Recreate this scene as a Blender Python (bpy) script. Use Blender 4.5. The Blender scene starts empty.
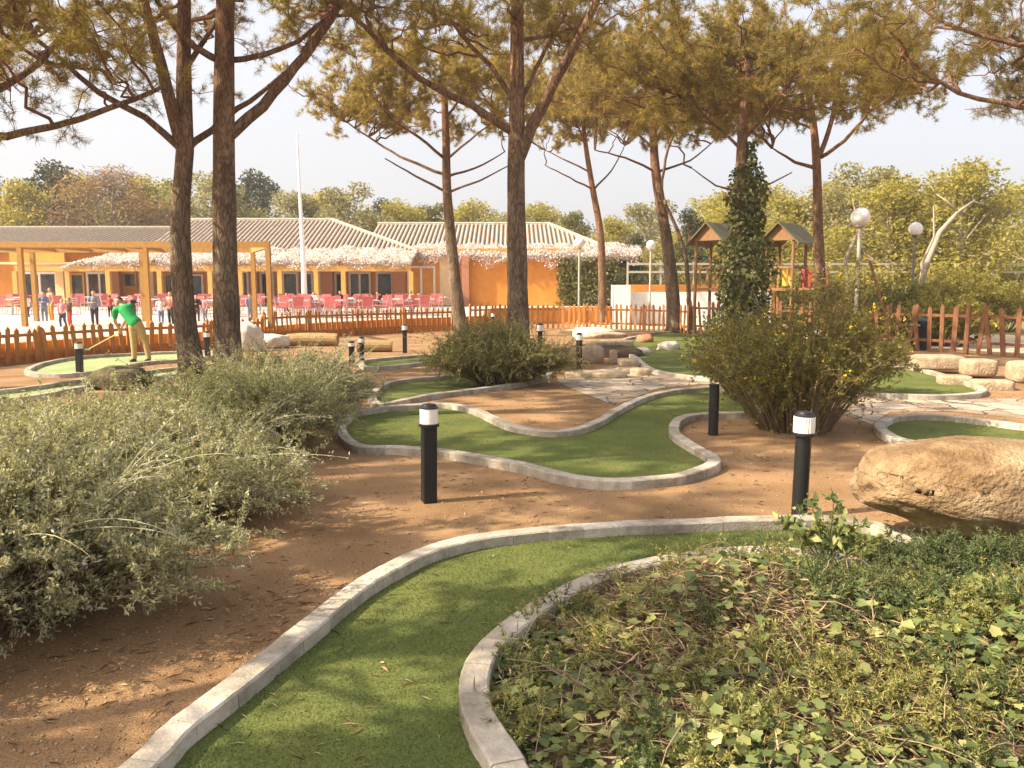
import bpy, bmesh, math, random
import numpy as np
from mathutils import Vector, Matrix
from mathutils.geometry import tessellate_polygon

RAD = math.radians
scene = bpy.context.scene
COL = scene.collection
rng = np.random.default_rng(7)
random.seed(7)

# ------------------------------------------------------------------ camera
EYE = 1.7; F = 800.0; PITCH = RAD(6.7)
cd = bpy.data.cameras.new("camera"); cam = bpy.data.objects.new("camera", cd); COL.objects.link(cam)
cd.sensor_width = 36; cd.lens = 36 * F / 1024; cd.clip_end = 2000; cd.clip_start = 0.05
cam.location = (0, 0, EYE); cam.rotation_euler = (RAD(90) - PITCH, 0, 0)
scene.camera = cam
cP, sP = math.cos(PITCH), math.sin(PITCH)
def ray(px, py):
    u, v = px - 512, 384 - py
    return (u, F * cP + v * sP, -F * sP + v * cP)
def G(px, py, z=0.0):
    "photo measurement -> point on the level z"
    d = ray(px, py); t = (z - EYE) / d[2]
    return Vector((d[0] * t, d[1] * t, z))
def P(px, py, Y):
    "photo measurement -> point at distance Y"
    d = ray(px, py); t = Y / d[1]
    return Vector((d[0] * t, Y, EYE + d[2] * t))

# ------------------------------------------------------------------ tagging
def tag(o, label=None, cat=None, group=None, kind=None):
    if label: o["label"] = label
    if cat: o["category"] = cat
    if group: o["group"] = group
    if kind: o["kind"] = kind
    return o
def thing(name, loc, label, cat, group=None, rz=0):
    o = bpy.data.objects.new(name, None); COL.objects.link(o)
    o.location = loc; o.rotation_euler = (0, 0, rz); o.empty_display_size = .2
    return tag(o, label, cat, group)
def copy_tree(o, parent=None):
    c = o.copy(); COL.objects.link(c)
    if parent is not None: c.parent = parent
    for ch in list(o.children): copy_tree(ch, c)
    return c

# ------------------------------------------------------------------ mesh helpers
class MB:
    def __init__(s): s.v = []; s.f = []
    def add(s, vs, fs):
        n = len(s.v); s.v += [tuple(p) for p in vs]; s.f += [tuple(i + n for i in f) for f in fs]
    def box(s, c, d, rz=0, M=None):
        x, y, z = d[0] / 2, d[1] / 2, d[2] / 2
        vs = [Vector((sx * x, sy * y, sz * z)) for sz in (-1, 1) for sy in (-1, 1) for sx in (-1, 1)]
        R = M if M is not None else Matrix.Rotation(rz, 3, 'Z')
        vs = [R @ p + Vector(c) for p in vs]
        s.add(vs, [(0, 2, 3, 1), (4, 5, 7, 6), (0, 1, 5, 4), (2, 6, 7, 3), (0, 4, 6, 2), (1, 3, 7, 5)])
    def bar(s, a, b, w, h):
        a = Vector(a); b = Vector(b); d = b - a; L = d.length; d = d.normalized()
        up = Vector((0, 0, 1)) if abs(d.z) < .95 else Vector((0, 1, 0))
        y = up.cross(d).normalized(); z = d.cross(y)
        M = Matrix((d, y, z)).transposed()
        s.box((a + b) / 2, (L, w, h), M=M)
    def tube(s, pts, rad, n=8, cap=True):
        pts = [Vector(p) for p in pts]
        if not hasattr(rad, '__len__'): rad = [rad] * len(pts)
        base = len(s.v); prev = None
        for i, p in enumerate(pts):
            t = (pts[min(i + 1, len(pts) - 1)] - pts[max(i - 1, 0)]).normalized()
            if prev is None:
                ref = Vector((1, 0, 0)) if abs(t.x) < .9 else Vector((0, 1, 0))
                u = t.cross(ref).normalized()
            else:
                u = (prev - t * prev.dot(t)).normalized()
            prev = u; w = t.cross(u)
            for k in range(n):
                a = 2 * math.pi * k / n
                s.v.append(tuple(p + (u * math.cos(a) + w * math.sin(a)) * rad[i]))
        for i in range(len(pts) - 1):
            for k in range(n):
                a = base + i * n + k; b = base + i * n + (k + 1) % n
                s.f.append((a, b, b + n, a + n))
        if cap:
            s.f.append(tuple(base + k for k in range(n))[::-1])
            s.f.append(tuple(base + (len(pts) - 1) * n + k for k in range(n)))
    def lathe(s, prof, n=20, c=(0, 0, 0)):
        base = len(s.v)
        for r, z in prof:
            for k in range(n):
                a = 2 * math.pi * k / n
                s.v.append((c[0] + r * math.cos(a), c[1] + r * math.sin(a), c[2] + z))
        for i in range(len(prof) - 1):
            for k in range(n):
                a = base + i * n + k; b = base + i * n + (k + 1) % n
                s.f.append((a, b, b + n, a + n))
        s.f.append(tuple(base + k for k in range(n))[::-1])
        s.f.append(tuple(base + (len(prof) - 1) * n + k for k in range(n)))
    def sphere(s, c, r, n=12, m=8, sc=(1, 1, 1)):
        prof = []
        base = len(s.v)
        for i in range(m + 1):
            th = math.pi * i / m
            for k in range(n):
                a = 2 * math.pi * k / n
                rr = max(math.sin(th), .004)
                s.v.append((c[0] + r * sc[0] * rr * math.cos(a), c[1] + r * sc[1] * rr * math.sin(a), c[2] - r * sc[2] * math.cos(th)))
        for i in range(m):
            for k in range(n):
                a = base + i * n + k; b = base + i * n + (k + 1) % n
                s.f.append((a, b, b + n, a + n))
        s.f.append(tuple(base + k for k in range(n))[::-1]); s.f.append(tuple(base + m * n + k for k in range(n)))
    def poly(s, pts):
        pts = [Vector(p) for p in pts]
        tris = tessellate_polygon([pts]); n = len(s.v)
        s.v += [tuple(p) for p in pts]
        for t in tris:
            a, b, c = [pts[i] for i in t]
            if (b - a).cross(c - a).z < 0: t = t[::-1]
            s.f.append(tuple(i + n for i in t))
    def build(s, name, mat, parent=None, smooth=False, bevel=0, loc=None):
        me = bpy.data.meshes.new(name); me.from_pydata(s.v, [], s.f); me.update()
        if smooth: me.polygons.foreach_set("use_smooth", [True] * len(me.polygons))
        me.materials.append(mat)
        o = bpy.data.objects.new(name, me); COL.objects.link(o)
        if parent is not None: o.parent = parent
        if loc is not None: o.location = loc
        if bevel:
            m = o.modifiers.new("bevel", 'BEVEL'); m.width = bevel; m.segments = 2; m.limit_method = 'ANGLE'
        return o
def tri_mesh(name, V, Fc, mat, parent=None, smooth=False):
    me = bpy.data.meshes.new(name)
    V = np.ascontiguousarray(V, dtype=np.float32); Fc = np.ascontiguousarray(Fc, dtype=np.int32)
    me.vertices.add(len(V)); me.vertices.foreach_set("co", V.ravel())
    me.loops.add(Fc.size); me.loops.foreach_set("vertex_index", Fc.ravel())
    me.polygons.add(len(Fc)); me.polygons.foreach_set("loop_start", np.arange(0, Fc.size, 3, dtype=np.int32))
    me.update(calc_edges=True); me.validate()
    if smooth: me.polygons.foreach_set("use_smooth", [True] * len(me.polygons))
    me.materials.append(mat)
    o = bpy.data.objects.new(name, me); COL.objects.link(o)
    if parent is not None: o.parent = parent
    return o
def nrm(a): return a / np.maximum(np.linalg.norm(a, axis=-1, keepdims=True), 1e-9)
def rdir(n, zb=0.0, r=None):
    a = (r or rng).normal(size=(n, 3)); a[:, 2] += zb; return nrm(a)
T_LEAF = (np.array([(0, 0, 0), (.45, .5, .06), (1, 0, -.06), (.45, -.5, .06)]), np.array([(0, 1, 2), (0, 2, 3)]))
T_NEEDLE = (np.array([(0, -.5, 0), (0, .5, 0), (1, 0, 0)]), np.array([(0, 1, 2)]))
_iv = [(0, 0, 0), (-.14, .26, .02), (.02, .50, .05), (.26, .42, .02), (.50, .50, .04), (.70, .26, 0), (1, 0, -.10),
       (.70, -.26, 0), (.50, -.50, .04), (.26, -.42, .02), (.02, -.50, .05), (-.14, -.26, .02), (.35, 0, -.05)]
T_IVY = (np.array(_iv), np.array([(12, (i + 1) % 12, i) for i in range(12)]))
_h = [(.5 + .5 * math.cos(a), .5 * math.sin(a), .12 if i % 2 else 0) for i, a in enumerate(np.linspace(0, 2 * math.pi, 6, endpoint=False))]
T_ROUND = (np.array(_h), np.array([(0, 1, 2), (0, 2, 3), (0, 3, 4), (0, 4, 5)]))
def cards(pos, d, nv, L, W, T):
    TV, TF = T; n = len(pos)
    d = nrm(d); side = nrm(np.cross(nv, d)); up = np.cross(d, side)
    L = np.broadcast_to(np.asarray(L, float), (n,)); W = np.broadcast_to(np.asarray(W, float), (n,))
    V = (pos[:, None, :] + TV[None, :, 0:1] * (L[:, None, None] * d[:, None, :]) + TV[None, :, 1:2] * (W[:, None, None] * side[:, None, :])
         + TV[None, :, 2:3] * (L[:, None, None] * up[:, None, :]))
    k = len(TV)
    Fc = TF[None] + (np.arange(n) * k)[:, None, None]
    return V.reshape(-1, 3), Fc.reshape(-1, 3)
def joinvf(parts):
    Vs, Fs, n = [], [], 0
    for V, Fc in parts:
        Vs.append(V); Fs.append(Fc + n); n += len(V)
    return np.concatenate(Vs), np.concatenate(Fs)
def mb_to_tris(mb):
    V = np.array(mb.v); out = []
    for f in mb.f:
        for i in range(1, len(f) - 1): out.append((f[0], f[i], f[i + 1]))
    return V, np.array(out)
def catmull(pts, closed=False, step=.06):
    pts = [Vector(p) for p in pts]; n = len(pts); out = []
    rngi = range(n) if closed else range(n - 1)
    for i in rngi:
        if closed: p0, p1, p2, p3 = pts[i - 1], pts[i], pts[(i + 1) % n], pts[(i + 2) % n]
        else: p0, p1, p2, p3 = pts[max(i - 1, 0)], pts[i], pts[i + 1], pts[min(i + 2, n - 1)]
        k = max(2, int((p2 - p1).length / step))
        for j in range(k):
            t = j / k
            out.append(.5 * ((2 * p1) + (-p0 + p2) * t + (2 * p0 - 5 * p1 + 4 * p2 - p3) * t * t + (-p0 + 3 * p1 - 3 * p2 + p3) * t ** 3))
    if not closed: out.append(pts[-1])
    return out
def resample(pts, step):
    d = [0]
    for a, b in zip(pts, pts[1:]): d.append(d[-1] + (b - a).length)
    n = max(2, int(round(d[-1] / step))); out = []; j = 0
    for i in range(n + 1):
        s = d[-1] * i / n
        while j < len(d) - 2 and d[j + 1] < s: j += 1
        t = (s - d[j]) / max(d[j + 1] - d[j], 1e-6)
        out.append(pts[j].lerp(pts[j + 1], t))
    return out
def inside(px, py, poly):
    "vectorised point in polygon"
    c = np.zeros(len(px), bool); n = len(poly); j = n - 1
    for i in range(n):
        xi, yi = poly[i][0], poly[i][1]; xj, yj = poly[j][0], poly[j][1]
        m = ((yi > py) != (yj > py)) & (px < (xj - xi) * (py - yi) / ((yj - yi) or 1e-9) + xi)
        c ^= m; j = i
    return c

# ------------------------------------------------------------------ materials
def new_mat(name):
    m = bpy.data.materials.new(name); m.use_nodes = True
    nt = m.node_tree; return m, nt, nt.nodes["Principled BSDF"], nt.nodes["Material Output"]
def node(nt, t, **kw):
    n = nt.nodes.new(t)
    for k, v in kw.items(): setattr(n, k, v)
    return n
def ramp(nt, stops):
    r = node(nt, 'ShaderNodeValToRGB'); e = r.color_ramp.elements
    while len(e) < len(stops): e.new(.5)
    for i, (p, c) in enumerate(stops): e[i].position = p; e[i].color = (*c, 1)
    return r
def noise_mat(name, stops, scale=6, detail=8, rough=.85, bump=.3, bscale=None, stretch=(1, 1, 1), bdist=.02, spec=.3, extra=None, metal=0):
    m, nt, b, out = new_mat(name)
    tc = node(nt, 'ShaderNodeTexCoord'); mp = node(nt, 'ShaderNodeMapping'); mp.inputs['Scale'].default_value = stretch
    nt.links.new(tc.outputs['Object'], mp.inputs['Vector'])
    nz = node(nt, 'ShaderNodeTexNoise'); nz.inputs['Scale'].default_value = scale; nz.inputs['Detail'].default_value = detail; nz.inputs['Roughness'].default_value = .65
    nt.links.new(mp.outputs['Vector'], nz.inputs['Vector'])
    r = ramp(nt, stops); nt.links.new(nz.outputs['Fac'], r.inputs['Fac'])
    colour = r.outputs['Color']
    if extra:   # second, larger scale tone
        n2 = node(nt, 'ShaderNodeTexNoise'); n2.inputs['Scale'].default_value = extra[0]; n2.inputs['Detail'].default_value = 5
        nt.links.new(mp.outputs['Vector'], n2.inputs['Vector'])
        r2 = ramp(nt, [(.35, extra[1]), (.65, extra[2])]); nt.links.new(n2.outputs['Fac'], r2.inputs['Fac'])
        mx = node(nt, 'ShaderNodeMix', data_type='RGBA', blend_type='MULTIPLY'); mx.inputs['Factor'].default_value = 1
        nt.links.new(colour, mx.inputs[6]); nt.links.new(r2.outputs['Color'], mx.inputs[7]); colour = mx.outputs[2]
    nt.links.new(colour, b.inputs['Base Color'])
    b.inputs['Roughness'].default_value = rough; b.inputs['Specular IOR Level'].default_value = spec; b.inputs['Metallic'].default_value = metal
    if bump:
        nb = node(nt, 'ShaderNodeTexNoise'); nb.inputs['Scale'].default_value = bscale or scale * 4; nb.inputs['Detail'].default_value = 6
        nt.links.new(mp.outputs['Vector'], nb.inputs['Vector'])
        bp = node(nt, 'ShaderNodeBump'); bp.inputs['Strength'].default_value = bump; bp.inputs['Distance'].default_value = bdist
        nt.links.new(nb.outputs['Fac'], bp.inputs['Height']); nt.links.new(bp.outputs['Normal'], b.inputs['Normal'])
    return m
def leaf_mat(name, cols, trans=.35, rough=.55, tboost=1.25, spec=.25):
    m, nt, b, out = new_mat(name)
    g = node(nt, 'ShaderNodeNewGeometry')
    st = [(i / max(1, len(cols) - 1), c) for i, c in enumerate(cols)]
    r = ramp(nt, st); nt.links.new(g.outputs['Random Per Island'], r.inputs['Fac'])
    nt.links.new(r.outputs['Color'], b.inputs['Base Color']); b.inputs['Roughness'].default_value = rough
    b.inputs['Specular IOR Level'].default_value = spec
    tr = node(nt, 'ShaderNodeBsdfTranslucent')
    mul = node(nt, 'ShaderNodeMix', data_type='RGBA', blend_type='MULTIPLY'); mul.inputs['Factor'].default_value = 1
    mul.inputs[7].default_value = (tboost * 1.1, tboost, tboost * .55, 1)
    nt.links.new(r.outputs['Color'], mul.inputs[6]); nt.links.new(mul.outputs[2], tr.inputs['Color'])
    mx = node(nt, 'ShaderNodeMixShader'); mx.inputs[0].default_value = trans
    nt.links.new(b.outputs[0], mx.inputs[1]); nt.links.new(tr.outputs[0], mx.inputs[2]); nt.links.new(mx.outputs[0], out.inputs['Surface'])
    return m
def flat_mat(name, c, rough=.5, var=.12, scale=9, bump=.08, spec=.4, metal=0):
    lo = tuple(x * (1 - var) for x in c); hi = tuple(min(1, x * (1 + var)) for x in c)
    return noise_mat(name, [(.3, lo), (.7, hi)], scale=scale, rough=rough, bump=bump, spec=spec, metal=metal, bdist=.005)
def bark_mat(name, low, high, z0, z1, plate=13):
    m, nt, b, out = new_mat(name)
    tc = node(nt, 'ShaderNodeTexCoord'); mp = node(nt, 'ShaderNodeMapping'); mp.inputs['Scale'].default_value = (1, 1, .24)
    nt.links.new(tc.outputs['Object'], mp.inputs['Vector'])
    nz = node(nt, 'ShaderNodeTexNoise'); nz.inputs['Scale'].default_value = 5; nz.inputs['Detail'].default_value = 6
    nt.links.new(mp.outputs['Vector'], nz.inputs['Vector'])
    add = node(nt, 'ShaderNodeMix', data_type='RGBA', blend_type='ADD'); add.inputs['Factor'].default_value = .55
    nt.links.new(mp.outputs['Vector'], add.inputs[6]); nt.links.new(nz.outputs['Color'], add.inputs[7])
    vo = node(nt, 'ShaderNodeTexVoronoi', feature='DISTANCE_TO_EDGE'); vo.inputs['Scale'].default_value = plate
    nt.links.new(add.outputs[2], vo.inputs['Vector'])
    crack = ramp(nt, [(0, (.45, .42, .40)), (.10, (.85, .84, .83)), (.3, (1.1, 1.1, 1.1))]); nt.links.new(vo.outputs['Distance'], crack.inputs['Fac'])
    sx = node(nt, 'ShaderNodeSeparateXYZ'); nt.links.new(tc.outputs['Object'], sx.inputs[0])
    mr = node(nt, 'ShaderNodeMapRange'); mr.inputs[1].default_value = z0; mr.inputs[2].default_value = z1
    nt.links.new(sx.outputs['Z'], mr.inputs[0])
    mixz = node(nt, 'ShaderNodeMix', data_type='RGBA'); nt.links.new(mr.outputs[0], mixz.inputs['Factor'])
    mixz.inputs[6].default_value = (*low, 1); mixz.inputs[7].default_value = (*high, 1)
    tone = ramp(nt, [(.3, (.55, .52, .5)), (.7, (1.25, 1.2, 1.15))]); nt.links.new(nz.outputs['Fac'], tone.inputs['Fac'])
    m1 = node(nt, 'ShaderNodeMix', data_type='RGBA', blend_type='MULTIPLY'); m1.inputs['Factor'].default_value = 1
    nt.links.new(mixz.outputs[2], m1.inputs[6]); nt.links.new(tone.outputs['Color'], m1.inputs[7])
    m2 = node(nt, 'ShaderNodeMix', data_type='RGBA', blend_type='MULTIPLY'); m2.inputs['Factor'].default_value = 1
    nt.links.new(m1.outputs[2], m2.inputs[6]); nt.links.new(crack.outputs['Color'], m2.inputs[7])
    nt.links.new(m2.outputs[2], b.inputs['Base Color']); b.inputs['Roughness'].default_value = .95; b.inputs['Specular IOR Level'].default_value = .15
    bp = node(nt, 'ShaderNodeBump'); bp.inputs['Strength'].default_value = .8; bp.inputs['Distance'].default_value = .03
    nt.links.new(crack.outputs['Color'], bp.inputs['Height']); nt.links.new(bp.outputs['Normal'], b.inputs['Normal'])
    return m

M = {}
M['soil'] = noise_mat('gravel soil', [(.25, (.165, .095, .046)), (.45, (.28, .17, .088)), (.6, (.37, .24, .132)), (.8, (.50, .35, .21))], scale=75, detail=9, rough=.95, bump=.9, bscale=120, bdist=.012,
                      spec=.15, extra=(1.3, (.66, .62, .56), (1.1, 1.07, 1.03)))
M['carpet'] = noise_mat('putting carpet', [(.25, (.065, .085, .022)), (.5, (.125, .145, .04)), (.75, (.20, .21, .075))], scale=70, detail=12, rough=.95, bump=.9, bscale=160, bdist=.01,
                        spec=.15, extra=(1.6, (.72, .8, .75), (1.12, 1.06, 1.0)))
def kerb_tone(m):
    nt = m.node_tree; b = nt.nodes['Principled BSDF']; l = b.inputs['Base Color'].links[0]; src = l.from_socket
    g = node(nt, 'ShaderNodeNewGeometry'); r_ = ramp(nt, [(0, (.74, .72, .68)), (.5, (.98, .97, .95)), (1, (1.12, 1.1, 1.06))]); nt.links.new(g.outputs['Random Per Island'], r_.inputs['Fac'])
    mx = node(nt, 'ShaderNodeMix', data_type='RGBA', blend_type='MULTIPLY'); mx.inputs['Factor'].default_value = 1
    nt.links.new(src, mx.inputs[6]); nt.links.new(r_.outputs['Color'], mx.inputs[7]); nt.links.new(mx.outputs[2], b.inputs['Base Color'])
M['carpet_pale'] = noise_mat('sunlit pale carpet', [(.3, (.23, .29, .13)), (.7, (.36, .41, .22))], scale=60, rough=.95, bump=.3, spec=.15, extra=(.8, (.8, .85, .8), (1.1, 1.05, 1.0)))  # paler copy of the green carpet, sunlight put into its colour
M['kerb'] = noise_mat('kerb stone', [(.25, (.26, .225, .18)), (.5, (.43, .39, .335)), (.75, (.56, .52, .46))], scale=11, detail=12, rough=.9, bump=.55, bscale=60, bdist=.012,
                      extra=(2.3, (.66, .64, .6), (1.1, 1.08, 1.05)))
kerb_tone(M['kerb'])
M['terrace'] = noise_mat('terrace paving', [(.3, (.46, .37, .32)), (.7, (.58, .49, .43))], scale=3, rough=.8, bump=.1)
M['sand'] = noise_mat('pale sand', [(.3, (.46, .35, .24)), (.7, (.62, .50, .36))], scale=5, rough=.95, bump=.3, extra=(.25, (.75, .72, .68), (1.1, 1.1, 1.1)))
M['lawn'] = noise_mat('dry lawn', [(.3, (.16, .15, .05)), (.7, (.30, .27, .10))], scale=12, rough=.95, bump=.5, extra=(.3, (.75, .8, .7), (1.1, 1.05, 1)))
M['hill'] = noise_mat('wooded hill', [(.3, (.10, .11, .045)), (.7, (.2, .19, .09))], scale=.4, rough=.95, bump=.3)
def paving_mat():
    m, nt, b, out = new_mat('crazy paving')
    tc = node(nt, 'ShaderNodeTexCoord')
    nz = node(nt, 'ShaderNodeTexNoise'); nz.inputs['Scale'].default_value = 3; nz.inputs['Detail'].default_value = 8
    nt.links.new(tc.outputs['Object'], nz.inputs['Vector'])
    add = node(nt, 'ShaderNodeMix', data_type='RGBA', blend_type='ADD'); add.inputs['Factor'].default_value = .18
    nt.links.new(tc.outputs['Object'], add.inputs[6]); nt.links.new(nz.outputs['Color'], add.inputs[7])
    v1 = node(nt, 'ShaderNodeTexVoronoi', feature='DISTANCE_TO_EDGE'); v2 = node(nt, 'ShaderNodeTexVoronoi')
    for v in (v1, v2):
        v.inputs['Scale'].default_value = 1.9; nt.links.new(add.outputs[2], v.inputs['Vector'])
    jr = ramp(nt, [(.008, (.2, .15, .10)), (.03, (1, 1, 1))]); nt.links.new(v1.outputs['Distance'], jr.inputs['Fac'])
    sp = node(nt, 'ShaderNodeSeparateColor'); nt.links.new(v2.outputs['Color'], sp.inputs[0])
    cr = ramp(nt, [(0, (.27, .205, .145)), (.5, (.37, .295, .22)), (1, (.46, .385, .30))]); nt.links.new(sp.outputs[0], cr.inputs['Fac'])
    tn = ramp(nt, [(.3, (.75, .73, .7)), (.7, (1.12, 1.1, 1.1))]); nt.links.new(nz.outputs['Fac'], tn.inputs['Fac'])
    a = node(nt, 'ShaderNodeMix', data_type='RGBA', blend_type='MULTIPLY'); a.inputs['Factor'].default_value = 1
    nt.links.new(cr.outputs['Color'], a.inputs[6]); nt.links.new(tn.outputs['Color'], a.inputs[7])
    c = node(nt, 'ShaderNodeMix', data_type='RGBA', blend_type='MULTIPLY'); c.inputs['Factor'].default_value = 1
    nt.links.new(a.outputs[2], c.inputs[6]); nt.links.new(jr.outputs['Color'], c.inputs[7])
    nt.links.new(c.outputs[2], b.inputs['Base Color']); b.inputs['Roughness'].default_value = .9
    bp = node(nt, 'ShaderNodeBump'); bp.inputs['Strength'].default_value = .7; bp.inputs['Distance'].default_value = .02
    nt.links.new(jr.outputs['Color'], bp.inputs['Height']); nt.links.new(bp.outputs['Normal'], b.inputs['Normal'])
    return m
M['paving'] = paving_mat()
M['rock'] = noise_mat('boulder rock', [(.22, (.12, .08, .048)), (.45, (.25, .175, .105)), (.62, (.36, .27, .172)), (.85, (.50, .40, .28))], scale=4.5, detail=15, rough=.95, bump=1, bscale=38, bdist=.03, stretch=(1, 1, 1.1),
                      extra=(1.1, (.78, .66, .5), (1.08, 1.08, 1.05)))
M['rock_dark'] = noise_mat('dark mossy rock', [(.25, (.04, .035, .018)), (.5, (.10, .085, .04)), (.8, (.2, .165, .09))], scale=6, rough=.95, bump=.9, bdist=.04)
M['rock_pale'] = noise_mat('pale limestone', [(.3, (.48, .42, .35)), (.7, (.72, .66, .58))], scale=6, rough=.9, bump=.7, bdist=.03)
M['slab'] = noise_mat('step slab stone', [(.25, (.22, .155, .09)), (.5, (.38, .29, .19)), (.8, (.55, .46, .34))], scale=7, detail=10, rough=.92, bump=.8, bdist=.03)
M['log'] = noise_mat('cut log', [(.3, (.22, .14, .06)), (.7, (.38, .27, .13))], scale=7, rough=.9, bump=.6)
M['picket'] = noise_mat('stained picket wood', [(.25, (.27, .10, .028)), (.5, (.42, .175, .048)), (.8, (.54, .25, .08))], scale=4, rough=.75, bump=.35, stretch=(6, 6, 1))
M['picket_red'] = noise_mat('red-brown picket wood', [(.25, (.10, .042, .018)), (.5, (.19, .08, .036)), (.8, (.28, .13, .065))], scale=4, rough=.75, bump=.35, stretch=(6, 6, 1))
M['orange_wall'] = noise_mat('orange painted render', [(.3, (.62, .26, .045)), (.7, (.72, .33, .07))], scale=4, rough=.85, bump=.15, extra=(.5, (.85, .82, .8), (1.05, 1.05, 1.05)))
M['facade'] = noise_mat('ochre painted facade', [(.3, (.56, .22, .035)), (.7, (.66, .29, .055))], scale=3, rough=.85, bump=.12, extra=(.35, (.9, .86, .8), (1.05, 1.04, 1.04)))
M['cream'] = flat_mat('cream render', (.70, .52, .30), .85)
M['brick'] = noise_mat('terracotta pillar', [(.3, (.34, .14, .075)), (.7, (.46, .22, .12))], scale=9, rough=.9, bump=.3)
M['ochre_wood'] = noise_mat('ochre wood', [(.3, (.46, .25, .06)), (.7, (.60, .36, .10))], scale=5, rough=.7, bump=.25, stretch=(4, 4, 1))
M['ochre_dark'] = noise_mat('weathered ochre timber', [(.3, (.30, .155, .04)), (.7, (.42, .235, .065))], scale=5, rough=.75, bump=.3, stretch=(4, 4, 1))
M['tile_dark'] = flat_mat('roof tile channels', (.17, .12, .085), .9)
M['tile'] = noise_mat('weathered roof tiles', [(.3, (.26, .20, .15)), (.5, (.38, .31, .25)), (.7, (.50, .43, .36))], scale=5, rough=.9, bump=.3)
M['tile_left'] = noise_mat('grey roof tiles', [(.3, (.22, .175, .13)), (.7, (.36, .30, .24))], scale=5, rough=.9, bump=.3)
M['white_frame'] = flat_mat('white window frame', (.74, .70, .64), .5)
M['white_paint'] = flat_mat('white paint', (.80, .79, .77), .55)
def glass_mat():
    m, nt, b, out = new_mat('dark window glass')
    tc = node(nt, 'ShaderNodeTexCoord'); nz = node(nt, 'ShaderNodeTexNoise'); nz.inputs['Scale'].default_value = 1.3; nz.inputs['Detail'].default_value = 4
    nt.links.new(tc.outputs['Object'], nz.inputs['Vector'])
    r = ramp(nt, [(.35, (.012, .011, .008)), (.55, (.05, .04, .025)), (.75, (.16, .12, .07))]); nt.links.new(nz.outputs['Fac'], r.inputs['Fac'])
    nt.links.new(r.outputs['Color'], b.inputs['Base Color']); b.inputs['Roughness'].default_value = .06; b.inputs['Specular IOR Level'].default_value = .6
    return m
M['glass'] = glass_mat()
M['black'] = flat_mat('black powder coat', (.012, .012, .013), .42, var=.25, scale=40)
M['lampwhite'] = flat_mat('opal lamp plastic', (.80, .76, .68), .35, var=.04)
M['globe'] = flat_mat('opal globe', (.82, .81, .79), .3, var=.03)
M['pole_grey'] = flat_mat('galvanised pole', (.42, .38, .32), .5)
M['pole_dark'] = flat_mat('dark lamp post', (.15, .14, .12), .5)
M['play_wood'] = noise_mat('play tower timber', [(.3, (.20, .10, .04)), (.7, (.34, .19, .09))], scale=5, rough=.8, bump=.3, stretch=(5, 5, 1))
M['play_roof'] = noise_mat('green-grey roof boards', [(.3, (.11, .095, .05)), (.7, (.21, .18, .10))], scale=4, rough=.8, bump=.3, stretch=(1, 5, 1))
M['play_red'] = flat_mat('red play panel', (.36, .05, .035), .5)
M['play_yellow'] = flat_mat('yellow play panel', (.75, .48, .03), .5)
M['chair_pink'] = flat_mat('faded red plastic', (.52, .13, .13), .45)
M['table_top'] = flat_mat('pale table top', (.72, .60, .56), .5)
M['metal'] = flat_mat('chair metal', (.5, .47, .44), .35, metal=.6)
M['bark'] = bark_mat('pine bark', (.23, .175, .125), (.29, .16, .095), 3.0, 8.0)
M['bark_red'] = bark_mat('young pine bark', (.24, .155, .10), (.31, .155, .08), 3.0, 8.0)
M['bark_pale'] = flat_mat('pale bark', (.34, .28, .21), .9, var=.3, scale=5, bump=.4)
M['branch'] = noise_mat('pine branch bark', [(.3, (.12, .06, .034)), (.7, (.23, .115, .065))], scale=8, rough=.95, bump=.3)
M['needles'] = leaf_mat('pine needles', [(.12, .115, .032), (.19, .168, .052), (.27, .22, .075), (.24, .165, .075)], trans=.65, tboost=1.5)
M['needles_far'] = leaf_mat('pine needles brownish', [(.14, .13, .04), (.22, .19, .066), (.31, .25, .095), (.28, .19, .09)], trans=.65, tboost=1.5)
M['stem'] = flat_mat('woody stem', (.17, .12, .07), .9, var=.3)
M['stem_pale'] = flat_mat('pale young stem', (.36, .34, .22), .8, var=.2)
M['turf'] = leaf_mat('artificial turf fibres', [(.045, .076, .024), (.092, .13, .04), (.165, .195, .066), (.24, .245, .10)], trans=.2, rough=.7)
M['silver_leaf'] = leaf_mat('grey green leaves', [(.21, .225, .11), (.31, .32, .175), (.42, .42, .27), (.55, .53, .42), (.25, .275, .09)], trans=.35)
M['silver_leaf2'] = leaf_mat('green germander leaves', [(.15, .17, .06), (.22, .24, .10), (.31, .315, .17), (.43, .42, .29)], trans=.35)
M['lilac'] = leaf_mat('lilac florets', [(.28, .25, .42), (.42, .38, .55), (.5, .47, .6)], trans=.3)
M['olive_leaf'] = leaf_mat('dense olive leaves', [(.15, .155, .05), (.23, .23, .085), (.31, .30, .13), (.38, .36, .19)], trans=.4)
M['yellowbush'] = leaf_mat('yellow green leaves', [(.09, .105, .028), (.15, .16, .042), (.24, .225, .06), (.17, .125, .045), (.33, .295, .07)], trans=.5)
M['yellowflower'] = leaf_mat('yellow petals', [(.75, .50, .02), (.85, .65, .06)], trans=.3, tboost=1.0)
M['ivy'] = leaf_mat('ivy leaves', [(.06, .085, .026), (.10, .135, .04), (.16, .195, .06), (.25, .265, .09), (.34, .325, .12)], trans=.25, rough=.42, spec=.4)
M['ivy_trunk'] = leaf_mat('dark ivy on trunk', [(.045, .062, .018), (.08, .098, .028), (.13, .14, .042), (.20, .19, .065)], trans=.35, rough=.5)
M['sprig'] = leaf_mat('yellow green sprigs', [(.12, .14, .035), (.21, .215, .06), (.33, .31, .10), (.44, .39, .18)], trans=.3)
M['juniper'] = leaf_mat('dark juniper sprigs', [(.05, .075, .026), (.09, .12, .042), (.15, .18, .065)], trans=.2)
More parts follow.
